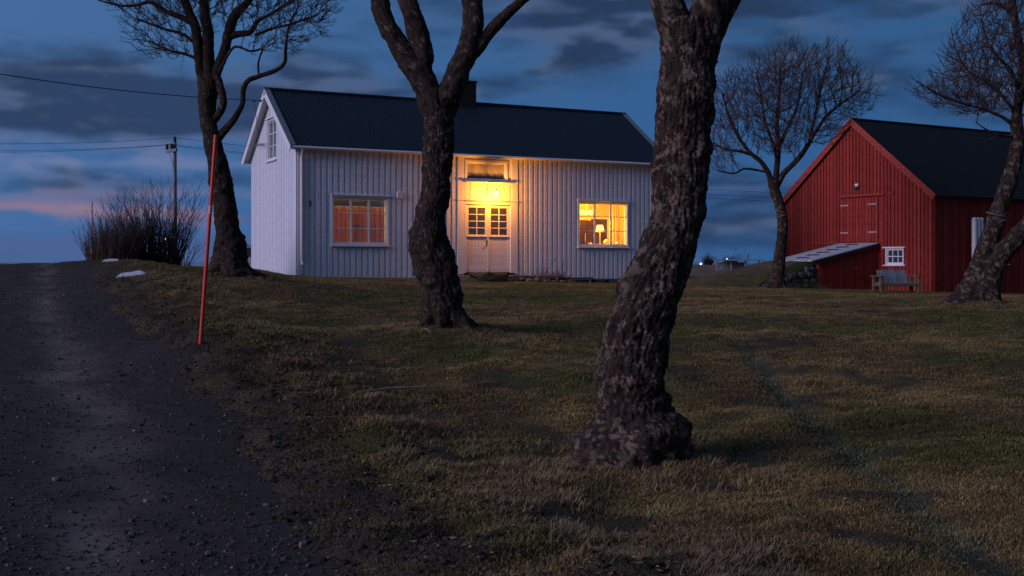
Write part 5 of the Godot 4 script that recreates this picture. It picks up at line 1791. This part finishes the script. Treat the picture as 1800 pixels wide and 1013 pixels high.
func build_car() -> void:
	var p := at(448, 482, 57.0)
	p.y = height_at(p.x, p.z)
	var o := thing("parked_car", "pale parked estate car half hidden behind the twisted tree", "car", p, 0.12)
	# side outline of the body and of the glasshouse, extruded and tucked in above the waist
	var mb := MB.new()
	prism(mb, [Vector3(-2.2, 0.35, 0.85), Vector3(2.15, 0.35, 0.85), Vector3(2.25, 0.62, 0.85), Vector3(2.05, 0.86, 0.85), Vector3(1.15, 0.98, 0.85), Vector3(-2.12, 0.98, 0.85), Vector3(-2.25, 0.70, 0.85)], Vector3.BACK, 1.7)
	part(o, "body", mb.mesh(), M.carpaint)
	mb = MB.new()
	var lowr := [Vector3(-2.05, 0.985, 0), Vector3(1.05, 0.985, 0), Vector3(0.35, 1.46, 0), Vector3(-1.72, 1.46, 0)]
	for s in [1.0, -1.0]:
		var q := []
		for v in lowr:
			q.append(v + Vector3(0, 0, s * (0.80 if v.y < 1.0 else 0.62)))
		mb.poly(q, Vector3(0, 0.2, s))
	for k in 4:
		var a: Vector3 = lowr[k]
		var b: Vector3 = lowr[(k + 1) % 4]
		var wa := 0.80 if a.y < 1.0 else 0.62
		var wb := 0.80 if b.y < 1.0 else 0.62
		mb.poly([a + Vector3(0, 0, wa), b + Vector3(0, 0, wb), b - Vector3(0, 0, wb), a - Vector3(0, 0, wa)], (a + b) * 0.5 - Vector3(-0.5, 1.2, 0))
	part(o, "windows", mb.mesh(), M.carglass)
	board(o, "roof", Vector3(-0.70, 1.475, 0), Vector3(2.15, 0.04, 1.28), M.carpaint, 0.015)
	for s in [1.0, -1.0]:
		var pil := MB.new()
		pil.tube([Vector3(-2.04, 0.98, s * 0.79), Vector3(-1.73, 1.46, s * 0.61)], [0.05, 0.04], 6)
		pil.tube([Vector3(1.05, 0.98, s * 0.79), Vector3(0.35, 1.46, s * 0.61)], [0.04, 0.035], 6)
		pil.tube([Vector3(-0.40, 0.98, s * 0.80), Vector3(-0.45, 1.46, s * 0.62)], [0.04, 0.035], 6)
		part(o, "pillar", pil.mesh(), M.carpaint)
		board(o, "tail_light", Vector3(-2.20, 0.80, s * 0.70), Vector3(0.14, 0.24, 0.26), M.tail, 0.02)
		board(o, "headlight", Vector3(2.14, 0.70, s * 0.62), Vector3(0.14, 0.12, 0.30), M.reflex, 0.02)
		for x in [-1.35, 1.40]:
			var w := MB.new()
			w.tube([Vector3(x, 0.31, s * 0.70), Vector3(x, 0.31, s * 0.88)], [0.31, 0.31], 20)
			var wh := part(o, "wheel", w.mesh(), M.rubber)
			w = MB.new()
			w.tube([Vector3(x, 0.31, s * 0.80), Vector3(x, 0.31, s * 0.89)], [0.19, 0.17], 16)
			part(wh, "rim", w.mesh(), M.metal)
	board(o, "bumper", Vector3(-2.24, 0.48, 0), Vector3(0.12, 0.20, 1.6), M.carpaint, 0.03)
	board(o, "roof_rail", Vector3(-0.75, 1.55, 0.55), Vector3(1.9, 0.03, 0.03), M.iron)
	board(o, "roof_rail", Vector3(-0.75, 1.55, -0.55), Vector3(1.9, 0.03, 0.03), M.iron)

func multi(called: String, m: Mesh, mt: Material, xf: Array, cols: Array, label: String) -> void:
	var mm := MultiMesh.new()
	mm.transform_format = MultiMesh.TRANSFORM_3D
	mm.use_colors = true
	mm.mesh = m
	mm.instance_count = xf.size()
	for k in xf.size():
		mm.set_instance_transform(k, xf[k])
		mm.set_instance_color(k, cols[k])
	var o := MultiMeshInstance3D.new()
	o.name = called
	o.multimesh = mm
	o.material_override = mt
	add_child(o)
	o.set_meta("kind", "stuff")
	o.set_meta("label", label)
	o.set_meta("category", called.split("_")[-1])

func tuft(sd: int, blades: int, tall: float, spread: float, width: float) -> ArrayMesh:
	rng.seed = sd
	var mb := MB.new()
	for k in blades:
		var a := rng.randf() * TAU
		var lean := rng.randf_range(0.3, 1.5) * spread
		var out := Vector3(cos(a), 0, sin(a))
		var side := Vector3(-sin(a), 0, cos(a))
		var b := Vector3(rng.randfn(), 0, rng.randfn()) * 0.025
		var hgt := tall * rng.randf_range(0.5, 1.1)
		var m := b + (Vector3.UP + out * lean * 0.5).normalized() * hgt * 0.55
		var t := m + (Vector3.UP * 0.6 + out * lean).normalized() * hgt * 0.5
		var nn := (t - b).cross(side).normalized()
		nn = nn if nn.y > 0.0 else -nn
		var q := mb.v.size()
		for v in [b - side * width, b + side * width, m - side * width * 0.7, m + side * width * 0.7, t]:
			mb.v.append(v)
			mb.n.append(nn)
			mb.c.append(Color(1, 1, 1))
		mb.i.append_array([q, q + 1, q + 2, q + 1, q + 3, q + 2, q + 2, q + 3, q + 4])
	return mb.mesh()

func build_cover() -> void:
	# short lawn grass and longer dry grass on the lip of the verge
	var short := tuft(3, 11, 0.021, 1.6, 0.0026)
	var long := tuft(4, 14, 0.055, 1.4, 0.0024)
	rng.seed = 101
	var xs := []
	var cs := []
	var xl := []
	var cl := []
	var tries := 0
	while tries < 330000:
		tries += 1
		var d := 5.0 + 38.0 * pow(rng.randf(), 1.7)
		var x := rng.randf_range(-0.52, 0.52) * d + rng.randf_range(-0.5, 0.5)
		var z := -d
		var s := off_road(x, z)
		if s < 0.25:
			continue
		if d > 33.0 and (x < 9.0 and x > -7.5 or x > 13.0):
			if d > 36.0 + (x + 7.0) * 0.45:
				continue
		var y := height_at(x, z)
		var c := lawn_color(x, z) * rng.randf_range(0.55, 1.55)
		var lush := smooth(1.0, 1.5, s) * (1.0 - smooth(1.6, 2.3, s))
		if s < 0.75 and rng.randf() > 0.45 + 0.5 * na.get_noise_2d(x * 20.0, z * 20.0):
			continue
		if na.get_noise_2d(x * 16.0 + 5.0, z * 16.0 - 8.0) > rng.randf_range(0.2, 0.5):
			continue
		var scale := rng.randf_range(0.5, 1.3) * (1.0 + 0.6 * na.get_noise_2d(x * 25.0, z * 25.0)) * (1.0 + 0.02 * d)
		var bs := Basis(Vector3.UP, rng.randf() * TAU).scaled(Vector3(scale, scale, scale))
		var trunk := minf(minf(Vector2(x - 0.95, z + 8.75).length(), Vector2(x + 0.96, z + 16.0).length() + 0.2), minf(Vector2(x + 5.68, z + 23.0).length(), Vector2(x - 9.3, z + 23.0).length()))
		if trunk < 1.4:
			lush = maxf(lush, smooth(1.4, 0.8, trunk) * 0.8)
		if lush > rng.randf() * 1.6 and rng.randf() < 0.5:
			xl.append(Transform3D(bs, Vector3(x, y - 0.005, z)))
			cl.append(c.lerp(Color(0.21, 0.145, 0.085), 0.5) * rng.randf_range(0.7, 1.3))
		else:
			xs.append(Transform3D(bs, Vector3(x, y - 0.004, z)))
			cs.append(c)
	multi("lawn_grass", short, M.grass, xs, cs, "short matted winter grass of the lawn")
	multi("verge_grass", long, M.grass, xl, cl, "longer dry grass along the lip of the verge")
	# gravel
	var st := blob(7, Vector3(1, 0.7, 0.85), 0.45, 4, 6)
	var xp := []
	var cp := []
	for k in 90000:
		var d := 4.6 + 32.0 * pow(rng.randf(), 2.2)
		var s := -6.0 + 7.0 * rng.randf()
		if s > 0.2 and rng.randf() < 0.6:
			continue
		var x := road_edge(d) + s / 0.91
		if x < -0.5 * d - 0.5:
			continue
		var z := -d
		var r := 0.004 + 0.013 * pow(rng.randf(), 3.0) + (0.02 if rng.randf() < 0.01 else 0.0)
		var y := maxf(road_height(x, z), height_at(x, z))
		xp.append(Transform3D(Basis(Vector3.UP, rng.randf() * TAU).scaled(Vector3(r, r, r) * 1.6), Vector3(x, y + r * 0.25, z)))
		var g := rng.randf_range(0.02, 0.10) if rng.randf() < 0.93 else rng.randf_range(0.12, 0.3)
		cp.append(Color(g * 1.15, g * 0.96, g * 0.84))
	multi("road_gravel", st, M.pebble, xp, cp, "loose grey gravel on the road")
	# clods and dead leaves of the rough verge
	var clod := blob(17, Vector3(1, 0.6, 0.9), 0.6, 6, 8)
	xp = []
	cp = []
	for k in 9000:
		var d := 5.0 + 22.0 * pow(rng.randf(), 1.5)
		var s := rng.randf_range(0.0, 1.5)
		var x := road_edge(d) + s / 0.91
		var z := -d
		var r := 0.006 + 0.026 * pow(rng.randf(), 3.0)
		xp.append(Transform3D(Basis(Vector3.UP, rng.randf() * TAU).scaled(Vector3(r, r, r) * 1.6), Vector3(x, height_at(x, z) + r * 0.2, z)))
		cp.append(Color(0.035, 0.026, 0.02) * rng.randf_range(0.5, 1.9))
	multi("verge_soil", clod, M.pebble, xp, cp, "crumbled dark soil clods on the road verge")

	# dead leaves
	var lf := MB.new()
	for q in [[Vector3(-0.5, 0.12, 0), Vector3(-0.1, 0.0, 0.32), Vector3(0.5, 0.1, 0.05), Vector3(0.0, 0.03, 0.0)], [Vector3(-0.5, 0.12, 0), Vector3(0.0, 0.03, 0.0), Vector3(0.5, 0.1, 0.05), Vector3(-0.05, 0.08, -0.32)]]:
		lf.poly(q, Vector3.UP)
	var leaf := lf.mesh()
	xp = []
	cp = []
	for k in 5200:
		var d := 5.0 + 14.0 * pow(rng.randf(), 1.3)
		var x := rng.randf_range(-0.45, 0.5) * d
		if rng.randf() < 0.5:
			x = road_edge(d) + rng.randf_range(0.1, 2.6)
		if off_road(x, -d) < 0.05 or na.get_noise_2d(x * 12.0, d * 12.0) < rng.randf_range(-0.3, 0.5):
			continue
		var r := rng.randf_range(0.022, 0.05)
		xp.append(Transform3D((Basis(Vector3.UP, rng.randf() * TAU) * Basis(Vector3.RIGHT, rng.randfn() * 0.35)).scaled(Vector3(r, r, r)), Vector3(x, height_at(x, -d) + 0.016, -d)))
		cp.append(Color(0.15, 0.085, 0.045) * rng.randf_range(0.4, 1.7))
	multi("dead_leaves", leaf, M.grass, xp, cp, "dead brown leaves scattered over verge and lawn")

# ---------------------------------------------------------------- scene
const LAMP_DOOR := 5.5
const LAMP_LEFT := 10.0
const LAMP_TABLE := 3.6
const LAMP_CHANDELIER := 9.0

func _ready() -> void:
	na.noise_type = FastNoiseLite.TYPE_SIMPLEX_SMOOTH
	na.frequency = 0.05
	na.fractal_octaves = 3
	na.seed = 4
	nb.noise_type = FastNoiseLite.TYPE_SIMPLEX_SMOOTH
	nb.frequency = 1.0
	nb.fractal_octaves = 4
	nb.seed = 12
	nr.noise_type = FastNoiseLite.TYPE_SIMPLEX_SMOOTH
	nr.frequency = 1.0
	nr.fractal_octaves = 2
	nr.seed = 8
	# camera: level, with the lens shifted a little downwards
	var cam := Camera3D.new()
	cam.name = "camera"
	cam.position = Vector3(0, EYE, 0)
	cam.projection = Camera3D.PROJECTION_FRUSTUM
	cam.near = 0.1
	cam.far = 40000.0
	cam.size = 2.0 * 0.1 * 506.5 / LENS
	cam.frustum_offset = Vector2(0, -0.1 * 42.5 / LENS)
	cam.current = true
	add_child(cam)
	# sky and exposure
	var env := WorldEnvironment.new()
	env.name = "environment"
	env.environment = build_sky()
	env.environment.tonemap_exposure = 1.25
	add_child(env)
	# last light of the afterglow, low from the left and a little behind
	var sun := DirectionalLight3D.new()
	sun.name = "afterglow"
	sun.light_energy = 0.62
	sun.light_color = Color(0.90, 0.86, 1.0)
	sun.light_angular_distance = 30.0
	sun.shadow_enabled = true
	sun.look_at_from_position(Vector3(-0.80, 0.29, 0.50), Vector3.ZERO)
	add_child(sun)
	build_materials()
	M.hinge = mat(lin(0.30, 0.22, 0.21), 0.7)
	M.frost = [mat(lin(0.58, 0.60, 0.66), 0.8, M.greywood[0].albedo_texture, 1.2), mat(lin(0.53, 0.55, 0.61), 0.8, M.greywood[0].albedo_texture, 1.5), mat(lin(0.63, 0.65, 0.70), 0.8, M.greywood[0].albedo_texture, 1.1)]
	M.heap = mat(lin(0.11, 0.095, 0.055), 0.95, M.greywood[0].albedo_texture, 3.0, M.bark.normal_texture, 1.0)
	build_ground()
	build_road()
	var sea := MB.new()
	sea.poly([Vector3(-30000, -7.0, -120), Vector3(30000, -7.0, -120), Vector3(30000, -7.0, -30000), Vector3(-30000, -7.0, -30000)], Vector3.UP)
	var so := part(self, "sea", sea.mesh(), M.sea)
	so.set_meta("kind", "structure")
	so.set_meta("label", "dark sea on the horizon")
	build_house()
	build_barn()
	build_trees()
	build_house_things()
	build_yard()
	build_cover()
